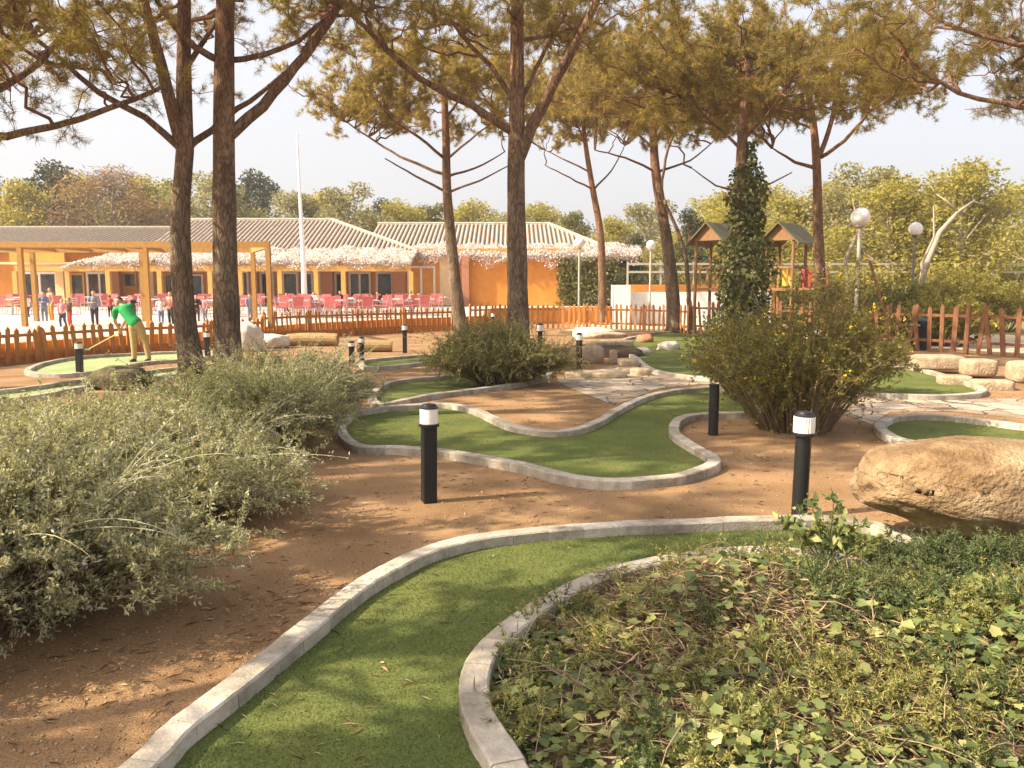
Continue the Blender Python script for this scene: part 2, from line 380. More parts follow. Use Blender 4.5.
M['straw'] = leaf_mat('dry straw', [(.22, .15, .08), (.36, .26, .15), (.50, .38, .24)], trans=.15)
M['drystem'] = flat_mat('dry vine stem', (.26, .19, .12), .9, var=.35, scale=14)
M['litter'] = leaf_mat('fallen needles and leaves', [(.14, .07, .03), (.28, .16, .07), (.42, .29, .16), (.5, .4, .26)], trans=.1)
M['pebble'] = leaf_mat('small gravel', [(.17, .105, .06), (.27, .175, .10), (.35, .25, .155), (.42, .31, .2)], trans=0, rough=.9)
M['bed_soil'] = noise_mat('dark bed soil', [(.3, (.05, .032, .018)), (.7, (.13, .085, .05))], scale=22, rough=.95, bump=.8, bdist=.03)
M['t_yellow'] = leaf_mat('yellow spring foliage', [(.20, .19, .04), (.31, .28, .065), (.42, .365, .10), (.26, .25, .07)], trans=.5)
M['t_green'] = leaf_mat('mid green foliage', [(.11, .11, .03), (.17, .17, .045), (.24, .225, .07)], trans=.45)
M['t_dark'] = leaf_mat('dark evergreen foliage', [(.03, .042, .018), (.055, .068, .026), (.09, .10, .04)], trans=.25)
M['t_pink'] = leaf_mat('salmon brown budding twigs', [(.24, .15, .085), (.32, .21, .12), (.38, .27, .15)], trans=.3)
M['t_pale'] = leaf_mat('pale feathery foliage', [(.19, .18, .085), (.27, .25, .12), (.34, .31, .17)], trans=.4)
M['wisteria'] = leaf_mat('pale lilac blossom', [(.64, .58, .64), (.72, .67, .72), (.78, .75, .78), (.66, .62, .62)], trans=.3, tboost=1.0)
M['wisteria_dry'] = leaf_mat('brown vine twigs', [(.3, .17, .09), (.42, .26, .15)], trans=.2)
M['yellow_shaft'] = flat_mat('pale yellow shaft', (.7, .52, .2), .4)
M['skin'] = flat_mat('skin', (.52, .30, .20), .55, var=.06)
M['hair'] = flat_mat('dark hair', (.025, .018, .014), .6)
M['hair_fair'] = flat_mat('brown hair', (.16, .08, .04), .6)
for nme, c in dict(green=(.012, .30, .075), tan=(.45, .30, .14), navy=(.05, .055, .10), pink=(.62, .25, .28), white=(.72, .70, .68), grey=(.22, .23, .28), blue=(.16, .21, .36), salmon=(.66, .27, .18),
                   red=(.45, .06, .06), dark=(.03, .028, .032), orange=(.68, .25, .05), brown=(.14, .08, .05)).items():
    M['c_' + nme] = flat_mat(nme + ' cloth', c, .85, var=.15, scale=14)

# ------------------------------------------------------------------ world and sun
SUN_EL = RAD(40); sd = Vector((-.93, -.28, 0)).normalized()
sun_dir = Vector((sd.x * math.cos(SUN_EL), sd.y * math.cos(SUN_EL), math.sin(SUN_EL)))
w = bpy.data.worlds.new("World"); scene.world = w; w.use_nodes = True
nt = w.node_tree; bg = nt.nodes['Background']
sky = nt.nodes.new('ShaderNodeTexSky'); sky.sky_type = 'NISHITA'; sky.sun_disc = False
sky.sun_elevation = SUN_EL; sky.sun_rotation = math.atan2(sun_dir.x, sun_dir.y)
sky.air_density = 1.0; sky.dust_density = 9.0; sky.ozone_density = 1.0; sky.altitude = 50
sky_white = nt.nodes.new('ShaderNodeMix'); sky_white.data_type = 'RGBA'; sky_white.inputs['Factor'].default_value = .6; sky_white.inputs[7].default_value = (3.7, 3.62, 3.72, 1)   # flat pale tone added to whiten and brighten the sky
nt.links.new(sky.outputs[0], sky_white.inputs[6]); nt.links.new(sky_white.outputs[2], bg.inputs['Color']); bg.inputs['Strength'].default_value = .15
sl = bpy.data.lights.new("sun", 'SUN'); sl.energy = 5.0; sl.angle = RAD(.5); sl.color = (1, .86, .65)
so = bpy.data.objects.new("sun", sl); COL.objects.link(so); so.rotation_euler = (-sun_dir).to_track_quat('-Z', 'Y').to_euler(); so.location = (-30, -10, 40)
vs = scene.view_settings; vs.view_transform = 'Standard'; vs.look = 'None'; vs.exposure = 1.1; vs.gamma = 1

# ================================================================== SETTING
mb = MB(); mb.add([(-420, -40, 0), (420, -40, 0), (420, 420, 0), (-420, 420, 0)], [(0, 1, 2, 3)])
tag(mb.build('ground', M['soil']), kind='structure')

# ---- lanes
KH = .085; KW = .125
def kerb_mesh(mb, path, closed, bl=.24, org=Vector((0, 0, 0)), w=KW, h=KH):
    pts = path + ([path[0]] if closed else [])
    nb = max(1, int(sum((b - a).length for a, b in zip(pts, pts[1:])) / bl))
    rs = resample(pts, sum((b - a).length for a, b in zip(pts, pts[1:])) / (nb * 4))
    n = len(rs) - 1
    nor = []
    for i in range(len(rs)):
        if closed: t = rs[(i + 1) % n] - rs[(i - 1) % n]
        else: t = rs[min(i + 1, n)] - rs[max(i - 1, 0)]
        t = Vector((t.x, t.y, 0)).normalized(); nor.append((Vector((-t.y, t.x, 0)), t))
    c = .009
    for k in range(0, n - n % 4, 4):
        dz = random.uniform(-.003, .003); off = random.uniform(-.002, .002); wj = w + random.uniform(-.004, .004); tl = random.uniform(-.0015, .0015)
        base = len(mb.v)
        for j in range(5):
            p = rs[k + j]; nv, t = nor[k + j]
            q = Vector((p.x, p.y, 0)) - org + nv * off
            if j == 0: q = q + t * .0012
            if j == 4: q = q - t * .0012
            hh = h + dz + tl * (j - 2) / 2
            for a, z in ((-wj / 2, -.02), (-wj / 2, hh - c), (-wj / 2 + c, hh), (wj / 2 - c, hh), (wj / 2, hh - c), (wj / 2, -.02)):
                v = q + nv * a; mb.v.append((v.x, v.y, z))
        for j in range(4):
            for a in range(5):
                i0 = base + j * 6 + a; mb.f.append((i0, i0 + 6, i0 + 7, i0 + 1))
        mb.f.append(tuple(base + a for a in range(6))); mb.f.append(tuple(base + 24 + a for a in range(6))[::-1])
def lane(pix, label, bl=.26, mat='carpet', w=KW, fib=0):
    pts = [G(x, y, KH) for x, y in pix]
    path = catmull(pts, True, .05)
    org = Vector((sum(p.x for p in pts) / len(pts), sum(p.y for p in pts) / len(pts), 0))
    t = thing('minigolf_lane', org, label, 'minigolf lane', 'minigolf lanes')
    k = MB(); kerb_mesh(k, path, True, bl, org, w); k.build('kerb', M['kerb'], t)
    c = MB(); c.poly([(p.x - org.x, p.y - org.y, .012) for p in path]); c.build('carpet', M[mat], t)
    poly = [(p.x, p.y) for p in path]
    if fib: turf(t, poly, org, fib, fib)
    return poly
# near lane (two open kerbs)
A_out = [G(x, y, KH) for x, y in ((140, 762), (171, 730), (212, 699), (260, 662), (307, 625), (348, 592), (374, 575), (422, 551), (473, 537), (535, 529), (603, 524), (672, 521), (740, 518), (800, 517), (840, 518), (880, 524), (925, 537))]
A_out = [Vector((A_out[0].x - .35, .6, KH)), Vector((A_out[0].x - .22, 1.7, KH))] + A_out + [A_out[-1] + Vector((.8, -.5, 0)), A_out[-1] + Vector((1.7, -1.2, 0))]
A_in = [G(x, y, KH) for x, y in ((503, 752), (490, 733), (476, 703), (475, 672), (490, 645), (521, 617), (562, 592), (603, 573), (640, 563), (678, 556), (742, 549), (790, 550), (840, 556), (900, 572))]
A_in = [Vector((.55, 1.2, KH)), Vector((.22, 1.9, KH))] + A_in + [A_in[-1] + Vector((.8, -.5, 0))]
pa, pi_ = catmull(A_out, False, .04), catmull(A_in, False, .04)
t = thing('minigolf_lane', (0, 4, 0), 'large nearest green lane curving round the ivy bed between two stone kerbs', 'minigolf lane', 'minigolf lanes')
org = Vector((0, 4, 0))
for pth, nm in ((pa, 'kerb'), (pi_, 'kerb')):
    k = MB(); kerb_mesh(k, pth, False, .25, org); k.build(nm, M['kerb'], t)
c = MB(); poly = [(p.x, p.y - 4, .012) for p in pa] + [(p.x, p.y - 4, .012) for p in reversed(pi_)]; c.poly(poly); c.build('carpet', M['carpet'], t)
laneA = [(p.x, p.y) for p in pa] + [(p.x, p.y) for p in reversed(pi_)]
islandA = [(p.x, p.y) for p in pi_] + [(6.5, 3.2), (6.5, .8)]
def turf(t, poly, org, n, seed):
    r = np.random.default_rng(seed); a = np.array(poly); lo, hi = a.min(0), a.max(0); lo = np.maximum(lo, [-4, 2.2])
    p = r.uniform(lo, hi, size=(n, 2)); p = p[inside(p[:, 0], p[:, 1], poly)]
    pos = np.stack([p[:, 0] - org[0], p[:, 1] - org[1], np.full(len(p), .011)], 1); d = rdir(len(p), 1.1, r); d[:, 2] = np.abs(d[:, 2])
    V, Fc = cards(pos, d, rdir(len(p), .3, r), r.uniform(.008, .016, len(p)), r.uniform(.003, .005, len(p)), T_NEEDLE)
    tag(tri_mesh('turf_pile', V, Fc, M['turf'], t), kind='stuff')
turf(t, laneA, (0, 4), 230000, 61)
laneB = lane([(340, 426), (352, 412), (374, 408), (398, 405), (443, 403), (473, 408), (494, 417), (514, 425), (549, 430), (576, 428), (600, 419), (620, 407), (648, 395), (678, 389), (720, 386), (770, 388), (800, 396), (790, 408),
              (750, 412), (725, 412), (694, 413.7), (678, 419), (674, 429), (681, 437), (698, 447), (712, 455), (713, 462), (694, 470), (672, 475), (620, 479), (583, 477), (552, 471), (521, 463), (484, 456), (443, 449.6), (398, 446), (357, 444)],
             'wavy S shaped green lane in the middle of the gravel, behind the near black bollard', fib=120000)
laneC = lane([(372, 395), (380, 386), (392, 381), (412, 378), (450, 375), (500, 371), (540, 369), (548, 374), (520, 382), (470, 389), (430, 394), (390, 402), (377, 402)], 'small green lane with rounded end half hidden by the olive bush', .3)
laneH = lane([(366, 366), (364, 360), (390, 357), (430, 354), (470, 352), (474, 357), (430, 361), (395, 365)], 'thin far green lane behind the small white topped posts, left of the olive bush', .4)
laneD = lane([(700, 331), (680, 331), (656, 332), (636, 336), (624, 339), (619.5, 344), (624, 350), (636, 357), (643, 363), (651, 368), (663, 371.5), (680, 374), (697, 376), (740, 378), (775, 370), (780, 350), (750, 336)], 'green lane with small rocks on it above the stone path', .3)
laneE = lane([(838, 380), (860, 370), (903, 366), (926, 369.5), (952, 376.5), (969, 381.6), (981, 387), (980, 391.5), (960, 394), (935, 394.5), (909, 394), (860, 391)], 'green lane with rounded right end below the stone blocks at right', .26)
laneF = lane([(881, 427), (882, 421), (894, 416), (918, 414), (952, 415.5), (996, 420.6), (1050, 428), (1110, 440), (1120, 452), (1080, 455), (1030, 453), (995, 450), (964, 448), (927, 443.5), (896, 436.6)], 'green lane at the right edge just behind the boulder', .26)
laneG = lane([(29, 371), (35, 365), (54, 360), (77, 356.5), (97, 354.6), (116, 354), (140, 352.5), (180, 351), (215, 351), (220, 355), (180, 359), (150, 361), (130, 364), (100, 370), (60, 373.5)], 'pale sunlit green lane beside the man in the green shirt', .35, 'carpet_pale')
laneJ = lane([(-40, 400), (-40, 394), (25, 387), (94, 377), (150, 370), (205, 364), (240, 361), (246, 365), (215, 370), (150, 377), (92, 384.5), (25, 396)], 'narrow pale lane running past the dark rock toward the two pine trunks', .35, 'carpet_pale')
allLanes = [laneA, laneB, laneC, laneD, laneE, laneF, laneG, laneJ, laneH]

# ---- crazy paving path
pp = [G(x, y, .006) for x, y in ((556, 380), (585, 372), (625, 364), (648, 372), (700, 380), (780, 384), (840, 396), (900, 399), (960, 399), (1060, 398), (1080, 424), (1000, 416), (950, 411), (890, 412), (872, 424), (838, 412), (800, 390), (700, 384), (660, 388), (636, 397), (615, 405), (596, 398), (570, 388))]
mb = MB(); mb.poly(pp); tag(mb.build('stone_path', M['paving']), kind='structure')

# ---- terrace (raised, rising to the restaurant)
def Tz(Y): return .45 + max(0, (Y - 24)) / 28 * .25
fenceL = [(-60, 372), (25, 363), (100, 356), (200, 349), (300, 339), (400, 333), (485, 329.5)]
wallpts = [G(x, y) + Vector((-.1, .55, 0)) for x, y in fenceL]
edge = wallpts + [Vector((-1.0, 40, 0)), Vector((7.6, 43.5, 0))]
mb = MB()
for a, b in zip(edge, edge[1:]):
    mb.add([(a.x, a.y, Tz(a.y)), (b.x, b.y, Tz(b.y)), (b.x, 75, Tz(75)), (a.x, 75, Tz(75))], [(0, 1, 2, 3)])
a = edge[0]; mb.add([(-70, a.y - 6, Tz(a.y)), (a.x, a.y, Tz(a.y)), (a.x, 75, Tz(75)), (-70, 75, Tz(75))], [(0, 1, 2, 3)])
tag(mb.build('terrace', M['terrace']), kind='structure')
def wall_run(pts, h0, thick, mat, label, cat, cap=None):
    o = pts[0]; t = thing('low_wall', (o.x, o.y, 0), label, cat)
    m = MB()
    for a, b in zip(pts, pts[1:]):
        d = (b - a); n = Vector((-d.y, d.x, 0)).normalized() * thick / 2
        za, zb = h0(a), h0(b)
        q = [a - n, b - n, b + n, a + n]; q = [Vector((p.x - o.x, p.y - o.y, 0)) for p in q]
        m.add([(q[0].x, q[0].y, -.05), (q[1].x, q[1].y, -.05), (q[2].x, q[2].y, -.05), (q[3].x, q[3].y, -.05), (q[0].x, q[0].y, za), (q[1].x, q[1].y, zb), (q[2].x, q[2].y, zb), (q[3].x, q[3].y, za)],
              [(0, 1, 5, 4), (1, 2, 6, 5), (2, 3, 7, 6), (3, 0, 4, 7), (4, 5, 6, 7)])
    m.build('wall_face', M[mat], t)
    return t
wall_run([p + Vector((0, -.14, 0)) for p in wallpts], lambda p: Tz(p.y) + .03, .2, 'orange_wall', 'low orange retaining wall under the terrace, behind the left picket fence', 'wall')
wall_run([wallpts[-1] + Vector((.12, .1, 0)), Vector((-1.0, 39.8, 0)), Vector((7.6, 43.3, 0))], lambda p: Tz(p.y) + .22, .2, 'orange_wall', 'low orange wall edging the far end of the terrace below the ivy covered wall', 'wall')

# sandy play area and lawn beyond the right fence
mb = MB(); mb.poly([(2.2, 33.5, .006), (7.2, 33, .006), (10, 26, .006), (14, 21.3, .006), (30, 18, .006), (60, 24, .006), (60, 60, .006), (8, 60, .006)])
tag(mb.build('playground_sand', M['sand']), kind='structure')
mb = MB(); mb.poly([(15, 33, .011), (24, 27, .011), (80, 24, .011), (120, 200, .011), (16, 200, .011), (12, 46, .011)])
tag(mb.build('lawn', M['lawn']), kind='structure')

# distant hills: undulating ridge well behind everything
def hill(name, x0, x1, y0, y1, hfun, mat):
    nx, ny = 60, 14; V = []; Fq = []
    for j in range(ny):
        for i in range(nx):
            x = x0 + (x1 - x0) * i / (nx - 1); v = j / (ny - 1); y = y0 + (y1 - y0) * v
            V.append((x, y, -.3 + hfun(x) * math.sin(v * math.pi * .5) ** 1.3))
    for j in range(ny - 1):
        for i in range(nx - 1): a = j * nx + i; Fq.append((a, a + 1, a + nx + 1, a + nx))
    m = MB(); m.add(V, Fq); return tag(m.build(name, mat, smooth=True), kind='structure')
hf = lambda x: 13 + 3.5 * math.sin(x * .017 + 1) + 2 * math.sin(x * .05) - 5 * math.exp(-((x - 5) / 30) ** 2)
hill('hill', -260, 300, 118, 260, hf, M['hill'])

# ================================================================== FENCES
def fence(pix, h, label, mat, spacing=.24, pw=.10, lean=.05, post_every=2.4, mat2=None):
    pts = [G(x, y) for x, y in pix]; o = pts[0].copy()
    t = thing('picket_fence', o, label, 'fence')
    pk, rl = MB(), MB()
    path = resample(pts, spacing)
    for i, p in enumerate(path):
        d = (path[min(i + 1, len(path) - 1)] - path[max(i - 1, 0)]).normalized(); n = Vector((d.y, -d.x, 0))
        hh = h + random.uniform(-.05, .05); w_ = pw + random.uniform(-.015, .02); ln = random.gauss(0, lean) * hh
        th = .022; b = p - o + n * .03
        prof = [(-w_ / 2, .03), (w_ / 2, .03), (w_ / 2, hh - .08), (0, hh), (-w_ / 2, hh - .08)]
        vs_ = []
        for s in (th / 2, -th / 2):
            for u, z in prof:
                q = b + d * (u + ln * z / hh) + n * s; vs_.append((q.x, q.y, z))
        pk.add(vs_, [(0, 1, 2, 3, 4), (9, 8, 7, 6, 5)] + [(k, k + 5, (k + 1) % 5 + 5, (k + 1) % 5) for k in range(5)])
    for z in (.25 * h, .78 * h):
        for a, b in zip(pts, pts[1:]):
            m_ = MB()
            m_.bar((a - o) + Vector((0, 0, z)), (b - o) + Vector((0, 0, z)), .035, .075); rl.v, rl.f = rl.v, rl.f
            rl.add(m_.v, m_.f)
    pk.build('picket_panel', mat, t); rl.build('rail', mat2 or mat, t)
    for p in resample(pts, post_every):
        q = p - o - Vector((0, 0, 0)); m_ = MB()
        d = Vector((0, .06, 0)); m_.lathe([(.05, 0), (.05, h - .02), (.02, h + .03)], 8)
        ob = m_.build('post', mat, t); ob.location = q + d
    return t
fence([(-60, 372), (25, 363), (100, 356), (200, 349), (262, 343)], .84, 'orange brown picket fence at left with leaning pickets, behind the man in green', M['picket'], .27, .12, .09)
fence([(264, 342.5), (300, 339), (340, 336.5), (400, 333), (452, 331)], 1.0, 'long orange picket fence in front of the pink terrace chairs, left of the centre trunk', M['picket'], .25, .085, .04)
fence([(470, 330.5), (510, 329.5), (560, 329), (620, 330), (665, 332), (688, 334)], 1.1, 'light orange picket fence in the middle, in front of the white and orange low wall', M['picket'], .24, .10, .04)
fence([(690, 334), (760, 339), (830, 344.5), (900, 350), (960, 354), (1060, 361)], 1.3, 'dark red brown picket fence at right behind the yellow flowered shrub', M['picket_red'], .33, .12, .10)

# ================================================================== BOLLARDS
def bollard(loc, label, hgt=.78, ribbed=False, square=True, rz=0., lean=0, head=True):
    t = thing('bollard_light', loc, label, 'bollard light', 'bollard lights', rz)
    hb = hgt * (.79 if head else .96); r = .058
    m = MB()
    if square: m.box((0, 0, hb / 2), (r * 1.9, r * 1.9, hb)); m.build('post', M['black'], t, bevel=.008)
    else: m.lathe([(r, 0), (r, hb)], 24); ob = m.build('post', M['black'], t, smooth=False)
    if not head:
        m = MB(); m.lathe([(r * 1.05, hb), (r * 1.1, hb + .012), (r * .8, hb + .022)], 20); m.build('cap', M['black'], t); t.rotation_euler = (0, lean, rz); return t
    m = MB(); m.lathe([(r * 1.42, hb - .012), (r * 1.42, hb + .006), (r * 1.1, hb + .018)], 24); m.build('collar', M['black'], t)
    m = MB(); hl = hgt * .165
    if ribbed:
        prof = [(r * 1.28, hb + .012)]
        n = 26; base = 0; vs_ = []
        for z in (hb + .012, hb + hl):
            for k in range(n * 2):
                a = math.pi * k / n; rr = r * (1.34 if k % 2 else 1.24); vs_.append((rr * math.cos(a), rr * math.sin(a), z))
        m.add(vs_, [(k, (k + 1) % (2 * n), (k + 1) % (2 * n) + 2 * n, k + 2 * n) for k in range(2 * n)] + [tuple(range(2 * n))[::-1], tuple(range(2 * n, 4 * n))])
    else: m.lathe([(r * 1.25, hb + .012), (r * 1.25, hb + hl)], 28)
    m.build('lamp_head', M['lampwhite'], t)
    m = MB(); z0 = hb + hl
    m.lathe([(r * 1.3, z0), (r * 1.3, z0 + .008), (r * 1.02, z0 + .022), (r * .95, z0 + .034), (r * .4, z0 + .04), (.006, z0 + .043)], 24); m.build('cap', M['black'], t, smooth=False)
    t.rotation_euler = (0, lean, rz)
    return t
bollard(G(429, 502), 'black square post with plain white lamp head on gravel behind the nearest lane', .80, False, True, .35, .012)
bollard(G(799, 516), 'black round post with ribbed white lamp head left of the tan boulder', .80, True, False, 0, .015)
bollard(G(713, 435), 'black post without a visible lamp head under the flowered shrub branches', .61, True, False, head=False)
bollard(G(579, 369), 'black post with white head beside the stone steps, right of the olive bush', .78, False, True, .2)
bollard(G(540, 362), 'white headed post peeping over the olive bush just right of the central trunk', .92, False, True)
bollard(G(405, 353), 'slim black post with white head standing on pale gravel left of the olive bush', .78, False, True)
bollard(G(80, 376), 'leaning black post with white head in front of the pale sunlit lane at far left', .68, False, True, 0, .02)
bollard(G(208, 360), 'black post with white head seen between the two left pine trunks', .70, False, True)
bollard(G(352, 366), 'short post with white head, left one of the two just behind the silver shrub', .55, False, True)
bollard(G(362, 364), 'dark post with white cap, right one of the two just behind the silver shrub', .62, False, False)
bollard(G(493, 332.5), 'small pale post in front of the fence just left of the central trunk', .8, False, True)
bollard(G(670, 333), 'small post with white head against the fence at the foot of the leaning pine', .62, False, True)
bollard(G(816, 372), 'black post with white head standing inside the yellow flowered shrub', .95, True, False)

# ================================================================== LAMPS
def globe_lamp(px, py, Y, r, label, post='pole_grey', pr=.05, base_z=0.):
    c = P(px, py, Y); t = thing('globe_lamp', (c.x, c.y, base_z), label, 'street lamp', 'globe lamps')
    z = c.z - base_z
    m = MB(); m.lathe([(pr * 1.8, 0), (pr * 1.8, .25), (pr, .35), (pr, z - r * 1.15)], 12); m.build('post', M[post], t)
    m = MB(); m.lathe([(pr * 1.3, z - r * 1.2), (r * .5, z - r * 1.02), (r * .52, z - r * .85)], 16); m.build('collar', M[post], t)
    m = MB(); m.sphere((0, 0, z), r, 24, 14); m.build('globe', M['globe'], t, smooth=True)
globe_lamp(860.5, 217, 22, .25, 'largest white globe lamp on a grey post, right of the tall ringed pine')
globe_lamp(915.5, 229, 30, .25, 'smaller globe lamp on a thin dark post in front of the yellow trees', 'pole_dark', .04)
globe_lamp(651, 245, 38, .22, 'globe lamp on a pale post left of the leaning pine')
globe_lamp(579.5, 243, 37, .24, 'globe lamp in front of the ivy covered wall end', 'pole_grey')
c0 = P(305, 312, 44); t = thing('flagpole', (c0.x, c0.y, Tz(44)), 'tall thin white pole rising in front of the tiled roof', 'pole')
top = P(297, 135, 44)
m = MB(); m.tube([(0, 0, 0), (.0, 0, 2.5), ((top.x - c0.x) * .5, 0, (top.z - Tz(44)) * .6), (top.x - c0.x, 0, top.z - Tz(44))], [.16, .14, .09, .05], 12); m.build('shaft', M['white_paint'], t)
m = MB(); m.sphere((top.x - c0.x, 0, top.z - Tz(44)), .09, 10, 6); m.build('finial', M['white_paint'], t)

# ================================================================== ROCKS
def rock(name, c, dims, label, cat, mat, seed, sub=5, amp=.22, flat=.0, group=None, rz=0, boxy=.8):
    from mathutils import noise as mn
    bm = bmesh.new(); bmesh.ops.create_icosphere(bm, subdivisions=sub, radius=1)
    off = Vector((seed * 7.3, seed * 3.1, seed * 1.7))
    for v in bm.verts:
        p = v.co.copy()
        n = mn.fractal(p * 1.1 + off, 1.0, 2.0, 5) * amp + mn.fractal(p * 4 + off, .9, 2.1, 4) * amp * .22
        cell = mn.cell(p * 1.6 + off) * amp * .25
        q = p * (1 + n + cell * .3)
        q = Vector((math.copysign(abs(q.x) ** boxy, q.x), math.copysign(abs(q.y) ** boxy, q.y), math.copysign(abs(q.z) ** (boxy - .05), q.z)))
        if flat and q.z < -flat: q.z = -flat + (q.z + flat) * .15
        v.co = Vector((q.x * dims[0], q.y * dims[1], q.z * dims[2]))
    me = bpy.data.meshes.new(name); bm.to_mesh(me); bm.free(); me.materials.append(M[mat])
    me.polygons.foreach_set("use_smooth", [True] * len(me.polygons))
    o = bpy.data.objects.new(name, me); COL.objects.link(o); o.location = c; o.rotation_euler = (0, 0, rz)
    return tag(o, label, cat, group)
b = rock('boulder', (3.50, 5.2, .36), (1.02, .50, .33), 'big tan sandstone boulder at the right edge beside the ivy bed', 'boulder', 'rock', 7.7, 6, .165, boxy=.66)
for v in b.data.vertices:
    x, y, z = v.co
    if x < 0: v.co.x = x - .32 * (.25 - z) * min(1, -x)
    v.co.z = z - .10 * max(0, x) * (z < 0) + (.10 * (-x) * (z < 0) if x < 0 else 0)
b.rotation_euler = (RAD(-4), RAD(3), RAD(-6))
g = G(121, 388); rock('rock', (g.x, g.y, .13), (.55, .4, .24), 'dark mossy rock in front of the pale sunlit lane, below the man in green', 'rock', 'rock_dark', 1.2, 4, .25)
g = G(242, 351); rock('rock', (g.x, g.y, .3), (.55, .4, .5), 'blocky bright white rock before the fence, right of the pine trunks', 'rock', 'rock_pale', 5.1, 4, .22)
g = G(268, 348); rock('rock', (g.x, g.y, .16), (.6, .4, .26), 'low pale rock next to the blocky white rock', 'rock', 'rock_pale', 8.1, 4, .22)
g = G(645, 342, .01); rock('rock', (g.x, g.y, .10), (.28, .22, .16), 'small red brown rock on the green lane with rocks', 'rock', 'brick', 2.2, 3, .25)
g = G(668, 349.5, .01); rock('rock', (g.x, g.y, .08), (.34, .2, .16), 'pointed grey rock on the green lane with rocks', 'rock', 'rock_pale', 9.2, 3, .4)
g = G(642, 352.5, .01); rock('rock', (g.x, g.y, .05), (.22, .16, .10), 'smallest grey stone near the left kerb of the green lane with rocks', 'rock', 'rock_pale', 4.2, 3, .3)
g = G(593, 338); rock('rock', (g.x, g.y, .12), (.75, .5, .26), 'sloping white rock slab behind the post by the stone steps', 'rock', 'rock_pale', 6.4, 4, .2)
g = G(372, 352); 
m = MB(); 
t = thing('log', G(312, 346) + Vector((0, 0, .2)), 'short cut log lying beside the white rocks in front of the fence', 'log')
m.tube([(-.75, 0, -.02), (-.3, .03, 0), (.3, 0, .01), (.8, -.03, 0)], [.19, .2, .195, .18], 14); m.build('trunk_section', M['log'], t)
t = thing('log', G(372, 352) + Vector((0, 0, .16)), 'stubby brown log left of the slim black post', 'log')
m = MB(); m.tube([(-.4, 0, 0), (.1, .02, .01), (.55, .05, 0)], [.17, .17, .16], 14); m.build('trunk_section', M['log'], t)
# retaining blocks at the right
for (px, py, dx, dy, dz, z, lab, sd_) in ((943, 374, .9, .35, .16, .22, 'long pale block on top of the rough stone edging below the right fence', 11), (985, 379, .55, .35, .17, .20, 'squarish block right of the long pale block under the right fence', 12),
                                     (962, 386, .5, .25, .10, .07, 'low flat stone under the long pale block at right', 13), (1000, 391, .6, .3, .11, .06, 'low ochre stone at the right edge below the squarish block', 14), (1040, 384, .7, .4, .2, .2, 'end block of the stone edging at the frame edge', 15)):
    g = G(px, py); rock('stone_block', (g.x, g.y + .25, z), (dx * .55, dy * .7, dz), lab, 'stone block', 'slab', sd_, 4, .12, group='rough stone blocks under the right fence', rz=RAD(-12), boxy=.42)
# stone steps
labs = ['broad pale front slab of the stone steps by the bollard', 'upright leaning slab in the dark bank beside the bollard', 'flat upper slab behind the leaning slab', 'small upright stone in the middle of the steps', 'pale stone at the right of the steps near the lane kerb', 'low slab between the two pale step stones',
        'top slab nearest the white rock slab', 'long ochre slab under the top slab', 'rounded stone at the kerb corner of the steps']
for i, (px, py, z, dx, dy, dz) in enumerate(((596, 377, .05, 1.0, .28, .07), (592, 363, .2, .45, .2, .22), (603, 355, .30, .7, .3, .07), (613, 364, .16, .13, .12, .17), (628, 367, .09, .36, .2, .1), (630, 373, .05, .45, .22, .07),
                                             (607, 347, .36, .9, .4, .08), (616, 352, .24, .8, .3, .1), (640, 375, .05, .3, .2, .09))):
    g = G(px, py); rock('stone_slab', (g.x, g.y, z), (dx * .6, dy, dz), labs[i], 'stone slab', 'slab', 20 + i, 4, .15, group='rough slabs of the stone steps', rz=random.uniform(-.3, .3), boxy=.5)
g = G(600, 358); rock('earth_bank', (g.x + .1, g.y + .9, .0), (1.15, .9, .27), 'brown earth bank behind the step slabs', 'earth bank', 'bed_soil', 33, 4, .12)

# bin behind right fence
g = G(933, 352) + Vector((.0, .8, 0)); t = thing('rubbish_bin', g, 'black bin half hidden behind the right picket fence', 'bin')
m = MB(); m.lathe([(.24, 0), (.30, .7), (.32, .74), (.32, .78)], 18); m.build('bin_body', M['black'], t); m = MB(); m.lathe([(.33, .78), (.31, .84), (.1, .92), (.02, .93)], 18); m.build('lid', M['black'], t)

# ================================================================== FOLIAGE GENERATORS
def curve_pts(b, e, lift, n):
    "rows of quadratic curves b->e with the middle pulled up"
    mid = (b + e) / 2; mid[:, 2] += lift
    ts = np.linspace(0, 1, n)[None, :, None]
    return (1 - ts) ** 2 * b[:, None] + 2 * (1 - ts) * ts * mid[:, None] + ts ** 2 * e[:, None]
def thin_tubes(C, r0, r1, sides=3):
    "C (n,m,3) curves -> triangles"
    n, m, _ = C.shape
    tan = np.gradient(C, axis=1); tan = nrm(tan)
    ref = np.where(np.abs(tan[..., 0:1]) < .9, np.array([1., 0, 0]), np.array([0, 1., 0]))
    u = nrm(np.cross(tan, ref)); v = np.cross(tan, u)
    r0 = np.broadcast_to(np.asarray(r0, float), (n,)); r1 = np.broadcast_to(np.asarray(r1, float), (n,))
    rad = r0[:, None] + (r1 - r0)[:, None] * np.linspace(0, 1, m)[None]
    ang = np.arange(sides) * 2 * math.pi / sides
    V = C[:, :, None] + rad[:, :, None, None] * (u[:, :, None] * np.cos(ang)[None, None, :, None] + v[:, :, None] * np.sin(ang)[None, None, :, None])
    idx = np.arange(n * m * sides).reshape(n, m, sides)
    a = idx[:, :-1]; b = np.roll(a, -1, axis=2); c = idx[:, 1:]; d = np.roll(c, -1, axis=2)
    Fc = np.concatenate([np.stack([a, b, d], -1).reshape(-1, 3), np.stack([a, d, c], -1).reshape(-1, 3)])
    return V.reshape(-1, 3), Fc
